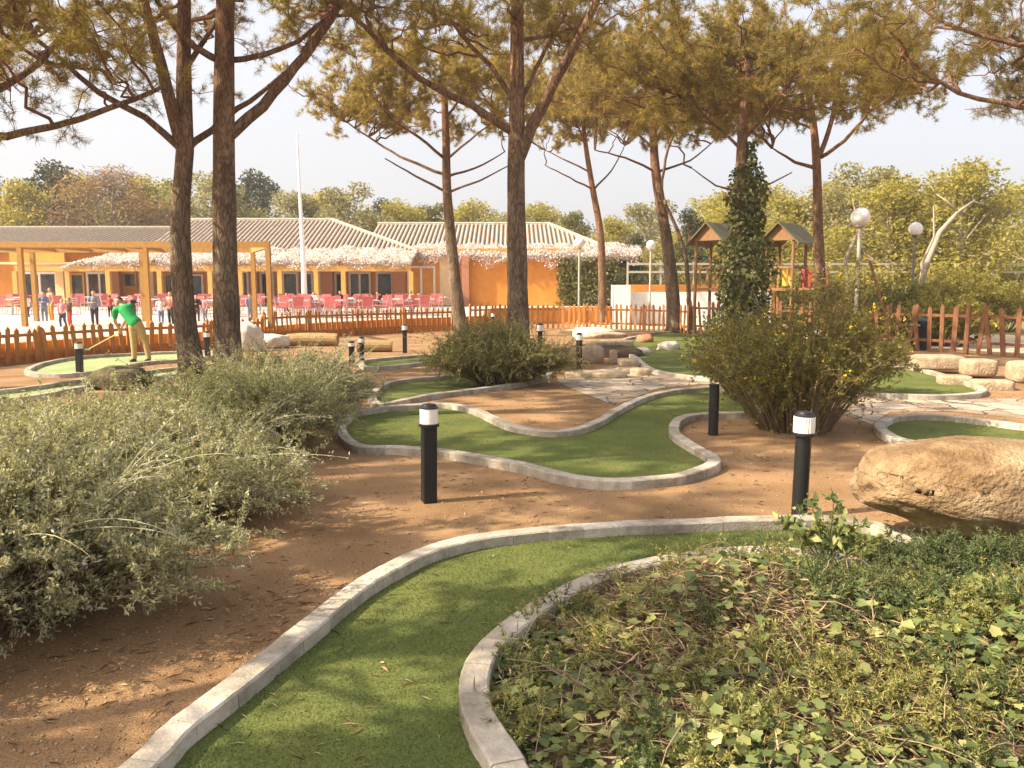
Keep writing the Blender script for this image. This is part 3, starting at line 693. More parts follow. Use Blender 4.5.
def shrub(name, loc, R, H, label, leafm, stemm, ns=300, nl=40, leafL=.03, leafW=.011, seed=1, spread=.25, lift=.3, cat='shrub', group=None, flowers=None, elong=(1, 1), tipdroop=.15, twigs=3, start=.25, longstems=0, dome=.75, rz=0, leafT=T_LEAF):
    r = np.random.default_rng(seed); t = thing(name, loc, label, cat, group, rz)
    th = r.uniform(0, 2 * math.pi, ns); rr = np.sqrt(r.uniform(0, 1, ns))
    lump = 1 + .16 * np.sin(3 * th + seed) + .12 * np.sin(5 * th + 2.1 * seed)
    ex = np.stack([np.cos(th) * rr * R * elong[0] * lump, np.sin(th) * rr * R * elong[1] * lump], 1)
    hz = H * (1 - dome * rr ** 2.2) * r.uniform(.55, 1.08, ns) * (1 + .15 * np.sin(2.3 * ex[:, 0] + seed) * np.cos(1.9 * ex[:, 1]))
    b = np.concatenate([ex * spread, np.zeros((ns, 1))], 1); e = np.concatenate([ex, hz[:, None]], 1)
    C = curve_pts(b, e, lift * H * r.uniform(.2, 1, ns), 8)
    # side twigs
    tw = []
    if twigs:
        k = r.integers(2 if start < .2 else 3, 7, size=(ns, twigs)); sbase = C[np.arange(ns)[:, None], k].reshape(-1, 3)
        d = rdir(len(sbase), .35, r); L = r.uniform(.1, .32, len(sbase))[:, None] * min(1.6, R)
        te = sbase + d * L; te[:, 2] = np.clip(te[:, 2], .03, None)
        tw = curve_pts(sbase, te, .02, 8)
    allC = np.concatenate([C, tw]) if twigs else C
    parts = [thin_tubes(C, .006 + .004 * R, .0015)]
    if twigs: parts.append(thin_tubes(tw, .0025, .001))
    V, Fc = joinvf(parts); tri_mesh('stems', V, Fc, stemm, t)
    # leaves along stems and twigs
    m = len(allC); tt = np.clip(start + (1 - start) * r.power(1.6, size=(m, nl)), 0, 1); tt[ns:] = r.uniform(.05, 1, size=(m - ns, nl)) if twigs else tt[ns:]
    f = tt * 7; i0 = np.minimum(f.astype(int), 6); fr = (f - i0)[..., None]
    pos = (allC[np.arange(m)[:, None], i0] * (1 - fr) + allC[np.arange(m)[:, None], i0 + 1] * fr).reshape(-1, 3)
    tang = nrm(allC[np.arange(m)[:, None], i0 + 1] - allC[np.arange(m)[:, None], i0]).reshape(-1, 3)
    pos = pos + r.normal(scale=.006, size=pos.shape)
    d = nrm(tang * .55 + rdir(len(pos), .15, r)); nv = rdir(len(pos), .8, r)
    s = r.uniform(.6, 1.35, len(pos))
    V, Fc = cards(pos, d, nv, leafL * s, leafW * s, leafT); tri_mesh('foliage', V, Fc, leafm, t)
    if longstems:
        th = r.uniform(0, 2 * math.pi, longstems); q = np.stack([np.cos(th) * R * .5 * elong[0], np.sin(th) * R * .5 * elong[1], np.full(longstems, H * .55)], 1)
        e = q + np.stack([np.cos(th) * R * r.uniform(.15, .75, longstems), np.sin(th) * R * r.uniform(.15, .75, longstems), H * r.uniform(.0, .75, longstems)], 1)
        LC = curve_pts(q, e, .18 * r.uniform(.3, 1.4, longstems), 9); V, Fc = thin_tubes(LC, .004, .0018); p1 = (V, Fc)
        tri_mesh('long_stems', V, Fc, M['stem_pale'], t)
        pos = np.repeat(LC[:, 2:].reshape(-1, 3), 5, 0); pos = pos + r.normal(scale=.012, size=pos.shape)
        V, Fc = cards(pos, rdir(len(pos), .2, r), rdir(len(pos), .8, r), leafL * 1.1, leafW * 1.1, T_LEAF); tri_mesh('tip_leaves', V, Fc, leafm, t)
    if flowers:
        fm, nf, fl, per = flowers
        ii = r.integers(0, ns, nf); tips = C[ii, -1] + r.normal(scale=.02, size=(nf, 3)); tips = np.repeat(tips, per, 0) + r.normal(scale=fl * .55, size=(nf * per, 3))
        for q in range(nf):
            tq = tips[q * per:(q + 1) * per]; V, Fc = cards(tq, rdir(per, .4, r), rdir(per, .6, r), fl * r.uniform(.7, 1.3, per), fl * .8, T_ROUND); tri_mesh('flower', V, Fc, fm, t)
    return t
# ---- left silver shrubs (each plant its own thing)
GS = 'silver grey shrubs of the left bed'
S = [((-2.8, 3.95), 1.28, .98, 'nearest silver grey shrub at the lower left corner with pale spikes', 'silver_leaf', 440, 54, 1),
     ((-2.85, 6.0), 1.38, .80, 'broad silver grey shrub in the middle of the left bed beside the gravel', 'silver_leaf', 440, 52, 2),
     ((-5.0, 6.4), 1.4, .62, 'silver grey shrub at the left edge below the dark rock', 'silver_leaf', 420, 40, 3),
     ((-2.85, 8.5), 1.3, .90, 'greener silver shrub where the bed meets the wavy lane', 'silver_leaf2', 420, 40, 4),
     ((-4.7, 8.7), 1.2, .46, 'low grey green shrub in front of the two left pine trunks', 'silver_leaf2', 380, 38, 5),
     ((-2.8, 10.5), 1.05, .90, 'farthest grey green shrub of the left bed, tip nearest the small white topped posts', 'silver_leaf', 330, 38, 6),
     ((-3.7, 11.4), 1.1, .84, 'back shrub of the left bed under the white rocks', 'silver_leaf2', 300, 36, 7)]
for (x, y), R, H, lab, lm, ns, nl, sd_ in S:
    shrub('silver_shrub', (x, y, 0), R, H * .97, lab, M[lm], M['stem'], ns, int(nl * 1.35), .028, .0098, sd_, .3, .42, group=GS, flowers=(M['lilac'], 26, .014, 7), longstems=44, dome=.62, twigs=4)
# ---- olive bush
g = G(490, 391); shrub('olive_bush', (g.x + .1, g.y + .75, 0), 1.5, 1.06, 'dense olive green rounded bush in front of the central pine trunk', M['olive_leaf'], M['stem'], 420, 46, .034, .012, 21, .22, .4, elong=(1, .65), dome=.45, twigs=5, start=.15, longstems=14)
# ---- yellow flowered shrub
shrub('flowering_shrub', (G(795, 430).x, G(795, 430).y, 0), 1.4, 1.9, 'tall open shrub with yellow flowers and bare lower stems on the right gravel', M['yellowbush'], M['stem'], 190, 23, .040, .018, 31, .30, .30, flowers=(M['yellowflower'], 60, .022, 5), dome=.45, twigs=7, start=.10)
g = G(735, 400); shrub('flowering_shrub', (g.x, g.y, 0), .8, 1.15, 'lower yellow flowered shrub left of the tall one, covering the lampless post', M['yellowbush'], M['stem'], 110, 30, .036, .016, 32, .12, .35, flowers=(M['yellowflower'], 12, .022, 5), dome=.4, twigs=5, start=.35)
g = G(850, 395); shrub('flowering_shrub', (g.x, g.y, 0), .95, 1.3, 'reddish twiggy shrub at the right of the tall yellow flowered shrub', M['yellowbush'], M['stem'], 120, 30, .036, .016, 33, .12, .35, flowers=(M['yellowflower'], 14, .022, 5), dome=.4, twigs=5, start=.35)

# ================================================================== IVY BED (foreground right)
isl = np.array(islandA)
_ip = np.array([(q.x, q.y) for q in pi_])
def bed_h(x, y):
    x = np.asarray(x, float); y = np.asarray(y, float)
    dist = np.sqrt(np.min((x.ravel()[:, None] - _ip[None, :, 0]) ** 2 + (y.ravel()[:, None] - _ip[None, :, 1]) ** 2, 1)).reshape(x.shape)
    edge = np.clip((dist - .10) / .55, 0, 1); edge = edge * edge * (3 - 2 * edge)
    return .015 + (edge * .9 + .1) * _bed_top(x, y)
def _bed_top(x, y):
    return .07 + .10 * np.clip((x - .1) / 2.2, 0, 1) + .085 * np.sin(2.6 * x + 1.3 * y) * np.cos(1.7 * y - .6 * x) + .12 * np.clip((x - 1.7), 0, 1.0)
n = 70; xs = np.linspace(isl[:, 0].min(), 5.2, n); ys = np.linspace(.9, isl[:, 1].max(), n)
XX, YY = np.meshgrid(xs, ys); ZZ = bed_h(XX, YY) * .8
inn = inside(XX.ravel(), YY.ravel(), islandA).reshape(n, n)
V = np.stack([XX, YY, np.where(inn, ZZ, .01)], -1).reshape(-1, 3); Fq = []
for j in range(n - 1):
    for i in range(n - 1):
        if inn[j, i] or inn[j + 1, i] or inn[j, i + 1] or inn[j + 1, i + 1]:
            a = j * n + i; Fq += [(a, a + 1, a + n + 1), (a, a + n + 1, a + n)]
V[:, 2] = np.where(inn.ravel(), V[:, 2], -.05)
tag(tri_mesh('bed_soil', V, np.array(Fq), M['bed_soil']), kind='structure')
def bed_points(n, r, dens=None, pad=0.):
    out = []
    while sum(len(o) for o in out) < n:
        p = np.stack([r.uniform(-.3, 4.8, n), r.uniform(1.6, 5.6, n)], 1)
        k = inside(p[:, 0], p[:, 1], islandA)
        if dens is not None: k &= r.uniform(size=n) < dens(p[:, 0], p[:, 1])
        out.append(p[k])
    p = np.concatenate(out)[:n]
    return p
r = np.random.default_rng(55)
dryzone = lambda x, y: np.clip(1.2 * np.exp(-((x - .95) ** 2 / .5 + (y - 4.0) ** 2 / .9)) + .8 * np.exp(-((x - 1.1) ** 2 / .35 + (y - 3.2) ** 2 / .3)) + .06 + .25 * (np.sin(5 * x + 2) * np.sin(4 * y) > .45), 0, 1)
p = bed_points(13000, r, lambda x, y: np.clip(1.05 - .8 * dryzone(x, y), .12, 1))
h = bed_h(p[:, 0], p[:, 1]) + r.uniform(-.02, .10, len(p)) * np.clip(bed_h(p[:, 0], p[:, 1]) / .12, .25, 1)
pos = np.concatenate([p, h[:, None]], 1); s = r.uniform(.6, 1.35, len(p))
iv = thing('ivy_patch', (0, 0, 0), None, None); iv = iv
V, Fc = cards(pos, nrm(np.concatenate([r.normal(size=(len(p), 2)), r.normal(scale=.25, size=(len(p), 1))], 1)), rdir(len(p), 2.2, r), .050 * s * np.clip(pos[:, 1] / 3.6, .72, 1), .052 * s * np.clip(pos[:, 1] / 3.6, .72, 1), T_IVY)
bpy.data.objects.remove(iv)
o = tri_mesh('ivy_ground_cover', V, Fc, M['ivy']); tag(o, 'mixed green ivy leaves carpeting the foreground bed', 'ivy', kind='stuff')
p = bed_points(190, r); b = np.concatenate([p, (bed_h(p[:, 0], p[:, 1]) + .01)[:, None]], 1); a = r.uniform(0, 6.28, len(p)); L = r.uniform(.15, .6, len(p))
e = b + np.stack([np.cos(a) * L, np.sin(a) * L, r.uniform(-.02, .12, len(p))], 1); k = inside(e[:, 0], e[:, 1], islandA); b, e = b[k], e[k]
C = curve_pts(b, e, r.uniform(.0, .22, len(b)), 9); C += np.cumsum(r.normal(scale=.006, size=C.shape), 1)
V, Fc = thin_tubes(C, r.uniform(.002, .005, len(b)), .0015, 4); tag(tri_mesh('vine_stems', V, Fc, M['drystem']), 'tangle of dry brown vine stems lying over the ivy bed', 'vine stems', kind='stuff')
p = bed_points(9500, r, dryzone); pos = np.concatenate([p, (bed_h(p[:, 0], p[:, 1]) + r.uniform(0, .07, len(p)))[:, None]], 1)
V, Fc = cards(pos, nrm(np.concatenate([r.normal(size=(len(p), 2)), r.normal(scale=.35, size=(len(p), 1))], 1)), rdir(len(p), .5, r), r.uniform(.03, .11, len(p)), r.uniform(.002, .0045, len(p)), T_LEAF)
tag(tri_mesh('dry_straw', V, Fc, M['straw']), 'pale dry straw and cut twigs in the middle of the ivy bed', 'straw', kind='stuff')
def sprigs(name, n, mat, label, dens, L0, nper, nl, seed):
    r = np.random.default_rng(seed); p = bed_points(n, r, dens); b = np.concatenate([p, bed_h(p[:, 0], p[:, 1])[:, None]], 1)
    b = np.repeat(b, nper, 0) + np.concatenate([r.normal(scale=.035, size=(n * nper, 2)), np.zeros((n * nper, 1))], 1)
    d = rdir(len(b), .55, r); d[:, 2] = np.abs(d[:, 2]) * .9 + .15; e = b + nrm(d) * (L0 * r.uniform(.5, 1.2, len(b)))[:, None]
    C = curve_pts(b, e, .02, 9); V0 = thin_tubes(C, .0025, .001)
    pos = np.repeat(C[:, 2:].reshape(-1, 3), nl, 0); tang = np.repeat(np.gradient(C, axis=1)[:, 2:].reshape(-1, 3), nl, 0)
    d = nrm(nrm(tang) * .9 + rdir(len(pos), 0, r)); V1 = cards(pos, d, rdir(len(pos), .5, r), r.uniform(.014, .03, len(pos)), .005, T_LEAF)
    V, Fc = joinvf([V0, V1]); return tag(tri_mesh(name, V, Fc, mat), label, 'ground cover', kind='stuff')
sprigs('yellow_sprigs', 330, M['sprig'], 'yellow green mossy sprigs scattered through the ivy bed', lambda x, y: .25 + .75 * (np.sin(3.1 * x + 1) * np.sin(3.7 * y + .4) > .1), .16, 9, 5, 3)
sprigs('juniper_ground_cover', 230, M['juniper'], 'dark green spiky juniper sprigs toward the boulder side of the bed', lambda x, y: np.clip((x - 1.2) / 1.2, .12, 1), .20, 10, 5, 4)
g = G(826, 566, .1); shrub('broadleaf_seedling', (g.x, g.y, .1), .30, .44, 'young broad leaved plant standing up above the ivy beside the ribbed bollard', M['ivy'], M['stem'], 16, 9, .058, .034, 41, .1, .2, twigs=2, start=.3, dome=.5)
g = G(905, 600, .2); shrub('juniper_shrub', (g.x, g.y, .06), .55, .30, 'dark spreading juniper just under the boulder', M['juniper'], M['stem'], 130, 40, .022, .006, 42, .2, .3, twigs=4, elong=(1.2, .8))

shrub('juniper_shrub', (2.55, 4.4, .10), .5, .22, 'dark spreading juniper right of the other, below the middle of the boulder', M['juniper'], M['stem'], 130, 40, .022, .006, 43, .2, .3, twigs=4, elong=(1.2, .7))
shrub('juniper_shrub', (3.25, 4.3, .12), .55, .22, 'spreading juniper at the right edge under the boulder end', M['juniper'], M['stem'], 130, 40, .022, .006, 44, .2, .3, twigs=4, elong=(1.1, .7))
# ---- litter and gravel on soil (stuff)
def not_lane(p):
    k = np.ones(len(p), bool)
    for l in allLanes: k &= ~inside(p[:, 0], p[:, 1], l)
    return k & ~inside(p[:, 0], p[:, 1], islandA)
r = np.random.default_rng(77)
def near_pts(n, y0=2.2, y1=12, pw=1.7):
    y = y0 + (y1 - y0) * r.power(1, n) ** pw; x = r.uniform(-.72, .72, n) * y; return np.stack([x, y], 1)
p = near_pts(9000); p = p[not_lane(p)]; s = r.uniform(.003, .0085, len(p)) * (1 + .06 * p[:, 1])
pos = np.concatenate([p, (s * .25)[:, None]], 1); V = []; 
oct_ = np.array([(1, 0, 0), (-1, 0, 0), (0, 1, 0), (0, -1, 0), (0, 0, .8), (0, 0, -.8)]); of = np.array([(0, 2, 4), (2, 1, 4), (1, 3, 4), (3, 0, 4), (2, 0, 5), (1, 2, 5), (3, 1, 5), (0, 3, 5)])
ang = r.uniform(0, 6.28, len(p)); ca, sa = np.cos(ang), np.sin(ang)
sc = r.uniform(.6, 1.3, size=(len(p), 1, 3)); ov = oct_[None] * sc * s[:, None, None]
ov = np.stack([ov[..., 0] * ca[:, None] - ov[..., 1] * sa[:, None], ov[..., 0] * sa[:, None] + ov[..., 1] * ca[:, None], ov[..., 2]], -1) + pos[:, None]
tag(tri_mesh('loose_gravel', ov.reshape(-1, 3), (of[None] + (np.arange(len(p)) * 6)[:, None, None]).reshape(-1, 3), M['pebble']), 'loose tan gravel grains scattered on the soil', 'gravel', kind='stuff')
p = near_pts(26000, 2.2, 14); drift = (np.sin(2.3 * p[:, 0] + 1.1 * p[:, 1]) + np.sin(1.1 * p[:, 0] - 2.7 * p[:, 1] + 1) + np.sin(5.1 * p[:, 0] + 3.3 * p[:, 1]) * .6) / 2.6; k = (not_lane(p) & (r.uniform(size=len(p)) < np.clip(.08 + .6 * drift, .04, .7))) | (r.uniform(size=len(p)) < .05); p = p[k]
pos = np.concatenate([p, np.full((len(p), 1), .016)], 1); inl = ~not_lane(p); pos[:, 2] = np.where(inl, .018, .008)
a = r.uniform(0, 6.28, len(p)); d = np.stack([np.cos(a), np.sin(a), r.normal(scale=.05, size=len(p))], 1)
V, Fc = cards(pos, d, rdir(len(p), 4, r), r.uniform(.02, .10, len(p)), r.uniform(.0015, .005, len(p)) * np.where(r.uniform(size=len(p)) < .08, 3.5, 1), T_LEAF)
tag(tri_mesh('leaf_litter', V, Fc, M['litter']), 'dry pine needles and leaf bits strewn over gravel and carpet', 'leaf litter', kind='stuff')

# ================================================================== PINES
def pine(base, trunk, tr, limbs, crown, label, seed, nb1=45, nb2=230, ntw=6, mat='bark', nm='needles', needles=22, nlen=.15, nw=.0085, hang=0., T=T_NEEDLE, group='umbrella pines of the minigolf garden', name='pine_tree', cone=False, clump=1.):
    """trunk: world points; limbs: list of (world points, r0, r1); crown: (centre, rx, ry, rz)"""
    r = np.random.default_rng(seed); o = Vector(base)
    t = thing(name, o, label, 'tree', group)
    tp = catmull(trunk, False, .35); n = len(tp)
    rad = [tr[0] + (tr[1] - tr[0]) * (i / (n - 1)) ** .9 for i in range(n)]
    rad = [q * (1 + .35 * math.exp(-(p.z) / .22) + random.uniform(-.03, .03)) for q, p in zip(rad, tp)]
    m = MB(); m.tube([p - o for p in tp], rad, 14)
    for pts, r0, r1 in limbs:
        lp = catmull(pts, False, .3); k = len(lp)
        m.tube([p - o + Vector((random.uniform(-.02, .02), random.uniform(-.02, .02), random.uniform(-.02, .02))) for p in lp], [r0 + (r1 - r0) * i / (k - 1) for i in range(k)], 9)
    m.build('trunk', M[mat], t, smooth=True)
    c, rx, ry, rz_ = crown; c = np.array(c)
    # attach points: limbs + upper trunk
    att = []
    for pts, r0, r1 in limbs: att += [np.array(p) for p in catmull(pts, False, .3)[3:]]
    att += [np.array(p) for p in tp if p.z > c[2] - rz_ * 1.6]
    att = np.array(att)
    # umbrella volume targets
    def vol(k):
        th = r.uniform(0, 6.283, k); q = np.sqrt(r.uniform(.02, 1, k)); lumps = 1 + .18 * np.sin(3 * th + seed) + .12 * np.sin(7 * th + 2 * seed)
        z = r.uniform(-1, 1, k)
        zz = c[2] + rz_ * (z * (1 - .55 * q ** 2)) - (hang * q) 
        return np.stack([c[0] + rx * q * np.cos(th) * lumps, c[1] + ry * q * np.sin(th) * lumps, zz], 1)
    nb1 = int(nb1 * 1.25); nb2 = int(nb2 * 1.25)
    t1 = vol(nb1)
    d = np.linalg.norm(t1[:, None] - att[None], axis=2) + np.maximum(0, att[None, :, 2] - t1[:, None, 2] + .3) * 3
    b1 = att[np.argmin(d, 1)]
    C1 = curve_pts(b1, t1, r.uniform(-.25, .25, nb1), 10); C1[:, 1:-1] += r.normal(scale=.06, size=C1[:, 1:-1].shape)
    L1 = np.linalg.norm(t1 - b1, axis=1)
    f1 = C1[:, 4:].reshape(-1, 3)
    # second order targets cluster around first order ends
    ci = r.integers(0, nb1, nb2); t2 = C1[ci, r.integers(5, 10, nb2)] + r.normal(size=(nb2, 3)) * np.array([.7, .7, .36]) * clump + np.array([0, 0, .15])
    d = np.linalg.norm(t2[:, None] - f1[None], axis=2); b2 = f1[np.argmin(d, 1)]
    C2 = curve_pts(b2, t2, r.uniform(-.1, .12, nb2), 7); C2[:, 1:-1] += r.normal(scale=.02, size=C2[:, 1:-1].shape)
    # twigs
    k = r.integers(3, 7, size=(nb2, ntw)); b3 = C2[np.arange(nb2)[:, None], k].reshape(-1, 3); dd = rdir(len(b3), .45, r); L3 = r.uniform(.15, .5, len(b3))[:, None]
    C3 = curve_pts(b3, b3 + dd * L3, 0 * L3[:, 0], 5)
    V, Fc = joinvf([thin_tubes(C1, .012 + .009 * L1, .008, 5), thin_tubes(C2, .011, .005, 4), thin_tubes(C3, .005, .003, 3)])
    V = V - np.array(o); br = tri_mesh('branches', V, Fc, M['branch'], t)
    # needle tufts at twig ends and along second order branches
    tc = np.concatenate([C3[:, 2:].reshape(-1, 3), C2[:, 3:].reshape(-1, 3)]); td = np.concatenate([np.repeat(dd, 3, 0), nrm(np.repeat(C2[:, -1] - C2[:, 2], 4, 0))])
    pos = np.repeat(tc, needles, 0) + r.normal(scale=.02, size=(len(tc) * needles, 3)); dr = nrm(np.repeat(td, needles, 0) * .55 + rdir(len(pos), .15, r))
    V, Fc = cards(pos, dr, rdir(len(pos), 0, r), nlen * r.uniform(.6, 1.15, len(pos)), nw * r.uniform(.7, 1.3, len(pos)), T)
    tri_mesh('crown', V - np.array(o), Fc, M[nm], t)
    return t
def pz(Y, *pix): return [P(x, y, Y + (pix_y if False else 0)) for x, y in pix for pix_y in (0,)]
def lb(Y, pix, dys): return [P(x, y, Y + d) for (x, y), d in zip(pix, dys)]
# T1 left forked trunk
b = G(194, 376); Y = b.y
pine(b, [b] + pz(Y, (186, 330), (181, 260), (181, 200), (185, 150), (184, 90), (184, 20), (186, -70)), (.235, .10),
     [(lb(Y, [(184, 152), (168, 90), (150, 22), (135, -40)], [0, -.3, -.6, -1]), .14, .06), (lb(Y, [(181, 148), (145, 118), (100, 92), (60, 60), (22, 28)], [0, -.5, -1, -1.2, -1.4]), .075, .03),
      (lb(Y, [(186, 150), (225, 118), (262, 92), (300, 60)], [0, .5, 1.0, 1.5]), .075, .03), (lb(Y, [(184, 70), (205, 40), (230, 0)], [0, .3, .8]), .06, .03)],
     ((b.x - 1.0, b.y - .2, 8.6), 4.6, 4.2, 1.7), 'forked pine at left, thinner of the two dark trunks behind the silver shrubs', 101, 46, 230, hang=.8)
# T2 straight thick
b = G(228, 376); Y = b.y
pine(b, [b] + pz(Y, (227, 330), (225, 250), (224, 170), (224, 100), (225, 20), (228, -80)), (.27, .15),
     [(lb(Y, [(226, 140), (262, 105), (295, 68), (330, 20), (350, -20)], [0, .2, .4, .6, .7]), .12, .07), (lb(Y, [(224, 62), (195, 46), (172, 22), (150, -10)], [0, -.2, -.4, -.6]), .075, .04), (lb(Y, [(226, 60), (265, 55), (300, 40), (335, 10)], [0, .4, .8, 1.2]), .06, .03)],
     ((b.x + 1.2, b.y + .4, 9.6), 4.6, 4.2, 1.5), 'tallest straight pine at left with the thick bark trunk and one limb to the right', 102, 40, 210, hang=.9)
# T4 central
b = G(519, 366); Y = b.y
pine(b, [b] + pz(Y, (518, 320), (517, 250), (516, 180), (517, 110), (517, 40), (518, -60)), (.265, .12),
     [(lb(Y, [(519, 158), (540, 110), (562, 70), (587, 22), (600, -10)], [0, -.2, -.4, -.6, -.8]), .14, .07), (lb(Y, [(512, 132), (470, 105), (420, 78), (385, 48), (352, 15)], [0, -.3, -.7, -1, -1.3]), .095, .045),
      (lb(Y, [(514, 108), (500, 78), (470, 45), (448, 15)], [0, .2, .5, .8]), .065, .035), (lb(Y, [(517, 42), (545, 36), (580, 25)], [0, .4, .9]), .05, .03), (lb(Y, [(518, 105), (540, 60), (565, 15)], [0, .5, 1.]), .06, .03)],
     ((b.x - .4, b.y, 8.6), 5.2, 4.2, 1.7), 'central pine with thick grey trunk splitting into a wide V behind the olive bush', 103, 46, 250, hang=.7)
# T3 slim, pale left side
b = G(462, 337); Y = b.y
pine(b, [b] + pz(Y, (456, 290), (451, 240), (447, 190), (446, 140), (444, 90), (440, 40)), (.26, .09),
     [(lb(Y, [(448, 192), (415, 176), (385, 158)], [0, -.3, -.8]), .055, .02), (lb(Y, [(447, 176), (400, 156), (355, 128), (330, 110)], [0, .3, .8, 1.2]), .06, .02), (lb(Y, [(449, 192), (480, 180), (508, 166)], [0, -.3, -.6]), .05, .02),
      (lb(Y, [(448, 176), (475, 168), (505, 152)], [0, .6, 1.3]), .05, .02), (lb(Y, [(446, 160), (420, 138), (390, 118), (370, 90)], [0, -.7, -1.3, -1.8]), .06, .03), (lb(Y, [(446, 160), (470, 140), (495, 120)], [0, -.4, -.9]), .05, .02), (lb(Y, [(445, 120), (465, 90), (480, 60)], [0, .5, 1]), .05, .02)],
     ((P(425, 80, Y).x, Y, P(425, 72, Y).z), 4.3, 3.2, 1.5), 'slim pine left of the central pine, its trunk lit pale on one side', 104, 50, 230, nm='needles_far', nlen=.19, nw=.016, hang=.5)
# T5 far slim
b = G(603, 322); Y = b.y * .92; b = Vector((P(603, 300, Y).x, Y, 0))
pine(b, [b] + pz(Y, (602, 270), (600, 230), (592, 185), (585, 140), (580, 90)), (.24, .08),
     [(lb(Y, [(594, 190), (570, 178), (545, 165)], [0, -.4, -.8]), .055, .02), (lb(Y, [(595, 188), (612, 170), (625, 145)], [0, .4, .8]), .055, .02), (lb(Y, [(590, 172), (565, 160), (545, 150)], [0, .5, 1]), .05, .02), (lb(Y, [(586, 150), (575, 120), (560, 100)], [0, -.4, -.8]), .05, .02)],
     ((P(585, 110, Y).x, Y, P(585, 95, Y).z), 4.4, 3.2, 1.7), 'slender reddish pine behind the middle fence near the ivy covered wall', 105, 46, 230, mat='bark_red', nm='needles_far', nlen=.2, nw=.018, hang=.4)
# T6 leaning
b = G(674, 333); Y = b.y
pine(b, [b] + pz(Y, (673, 300), (668, 250), (660, 200), (655, 165), (652, 110), (648, 50)), (.30, .10),
     [(lb(Y, [(660, 205), (668, 150), (690, 110), (720, 80)], [0, -.4, -1, -1.6]), .06, .03), (lb(Y, [(657, 172), (625, 158), (595, 150)], [0, -.5, -1]), .055, .02), (lb(Y, [(655, 150), (630, 128), (605, 110)], [0, .5, 1]), .06, .02), (lb(Y, [(658, 172), (690, 160), (715, 140)], [0, .6, 1.1]), .055, .02), (lb(Y, [(652, 110), (640, 70), (620, 40)], [0, -.5, -1]), .05, .02), (lb(Y, [(664, 200), (684, 250), (689, 300), (691, 330)], [-.35, -.45, -.4, -.3]), .06, .10)],
     ((P(655, 70, Y).x, Y, P(655, 78, Y).z), 5.0, 3.6, 1.7), 'leaning pine by the middle fence with a reddish second stem', 106, 54, 290, nm='needles_far', nlen=.2, nw=.017, hang=.5)
# T8 right
b = Vector((P(821, 300, 27).x, 27, 0)); Y = 27
pine(b, [b] + pz(Y, (820, 280), (818, 230), (817, 175), (814, 130), (806, 80), (795, 30)), (.22, .08),
     [(lb(Y, [(817, 160), (832, 120), (838, 80), (850, 40)], [0, .2, .4, .6]), .09, .04), (lb(Y, [(820, 158), (845, 140), (868, 112), (866, 90), (850, 72)], [0, -.3, -.6, -.8, -.9]), .07, .03), (lb(Y, [(816, 168), (795, 162), (772, 148)], [0, -.3, -.6]), .07, .02), (lb(Y, [(814, 130), (780, 115), (745, 105)], [0, .5, 1]), .05, .02),
      (lb(Y, [(868, 112), (895, 95), (920, 80)], [-.6, -.4, 0]), .04, .02), (lb(Y, [(808, 95), (790, 60), (770, 40)], [0, -.5, -1]), .05, .02)],
     ((P(800, 60, Y).x, Y, P(808, 62, Y).z), 5.2, 3.6, 1.5), 'pine right of the play towers with a high fork and bare dead branches', 108, 48, 240, mat='bark_red', nm='needles_far', nlen=.19, nw=.016, hang=.3)
# T7 ivy clad
b = Vector((P(742, 330, 23).x, 23, 0)); Y = 23
tv = pine(b, [b] + pz(Y, (742, 300), (742, 250), (741, 200), (742, 150), (744, 110), (748, 60)), (.30, .09),
     [(lb(Y, [(742, 192), (715, 185), (692, 168)], [0, -.3, -.5]), .035, .015), (lb(Y, [(743, 190), (770, 184), (792, 172)], [0, -.3, -.6]), .035, .015), (lb(Y, [(742, 150), (715, 125), (690, 100)], [0, .4, .8]), .05, .02), (lb(Y, [(743, 140), (770, 110), (790, 80)], [0, -.4, -.8]), .05, .02)],
     ((P(735, 60, Y).x, Y, P(735, 60, Y).z), 4.3, 3.2, 1.5), 'pine whose trunk is wrapped in dark ivy, behind the yellow flowered shrub', 107, 48, 250, nm='needles_far', nlen=.18, nw=.015, hang=.4)
r = np.random.default_rng(17); nI = 5200
zz = P(742, 140, Y).z * (1 - r.power(1.4, nI)); zt = P(742, 140, Y).z
rad = np.interp(zz / zt, [0, .3, .55, .8, 1], [.95, .82, .62, .42, .22]) * (1 + .22 * np.sin(zz * 3.1) + .1 * np.sin(zz * 9)); a = r.uniform(0, 6.28, nI); q = np.sqrt(r.uniform(.1, 1.1, nI))
pos = np.stack([np.cos(a) * rad * q, np.sin(a) * rad * q * .9, zz], 1) + np.array([0.02, 0, 0]); d = np.stack([np.cos(a) * .6, np.sin(a) * .6, -np.abs(r.normal(size=nI))], 1) + r.normal(scale=.4, size=(nI, 3))
V, Fc = cards(pos, d, np.stack([np.cos(a), np.sin(a), np.full(nI, .3)], 1) + r.normal(scale=.4, size=(nI, 3)), r.uniform(.08, .16, nI), r.uniform(.08, .14, nI), T_LEAF)
tri_mesh('ivy_foliage', V, Fc, M['ivy_trunk'], tv)
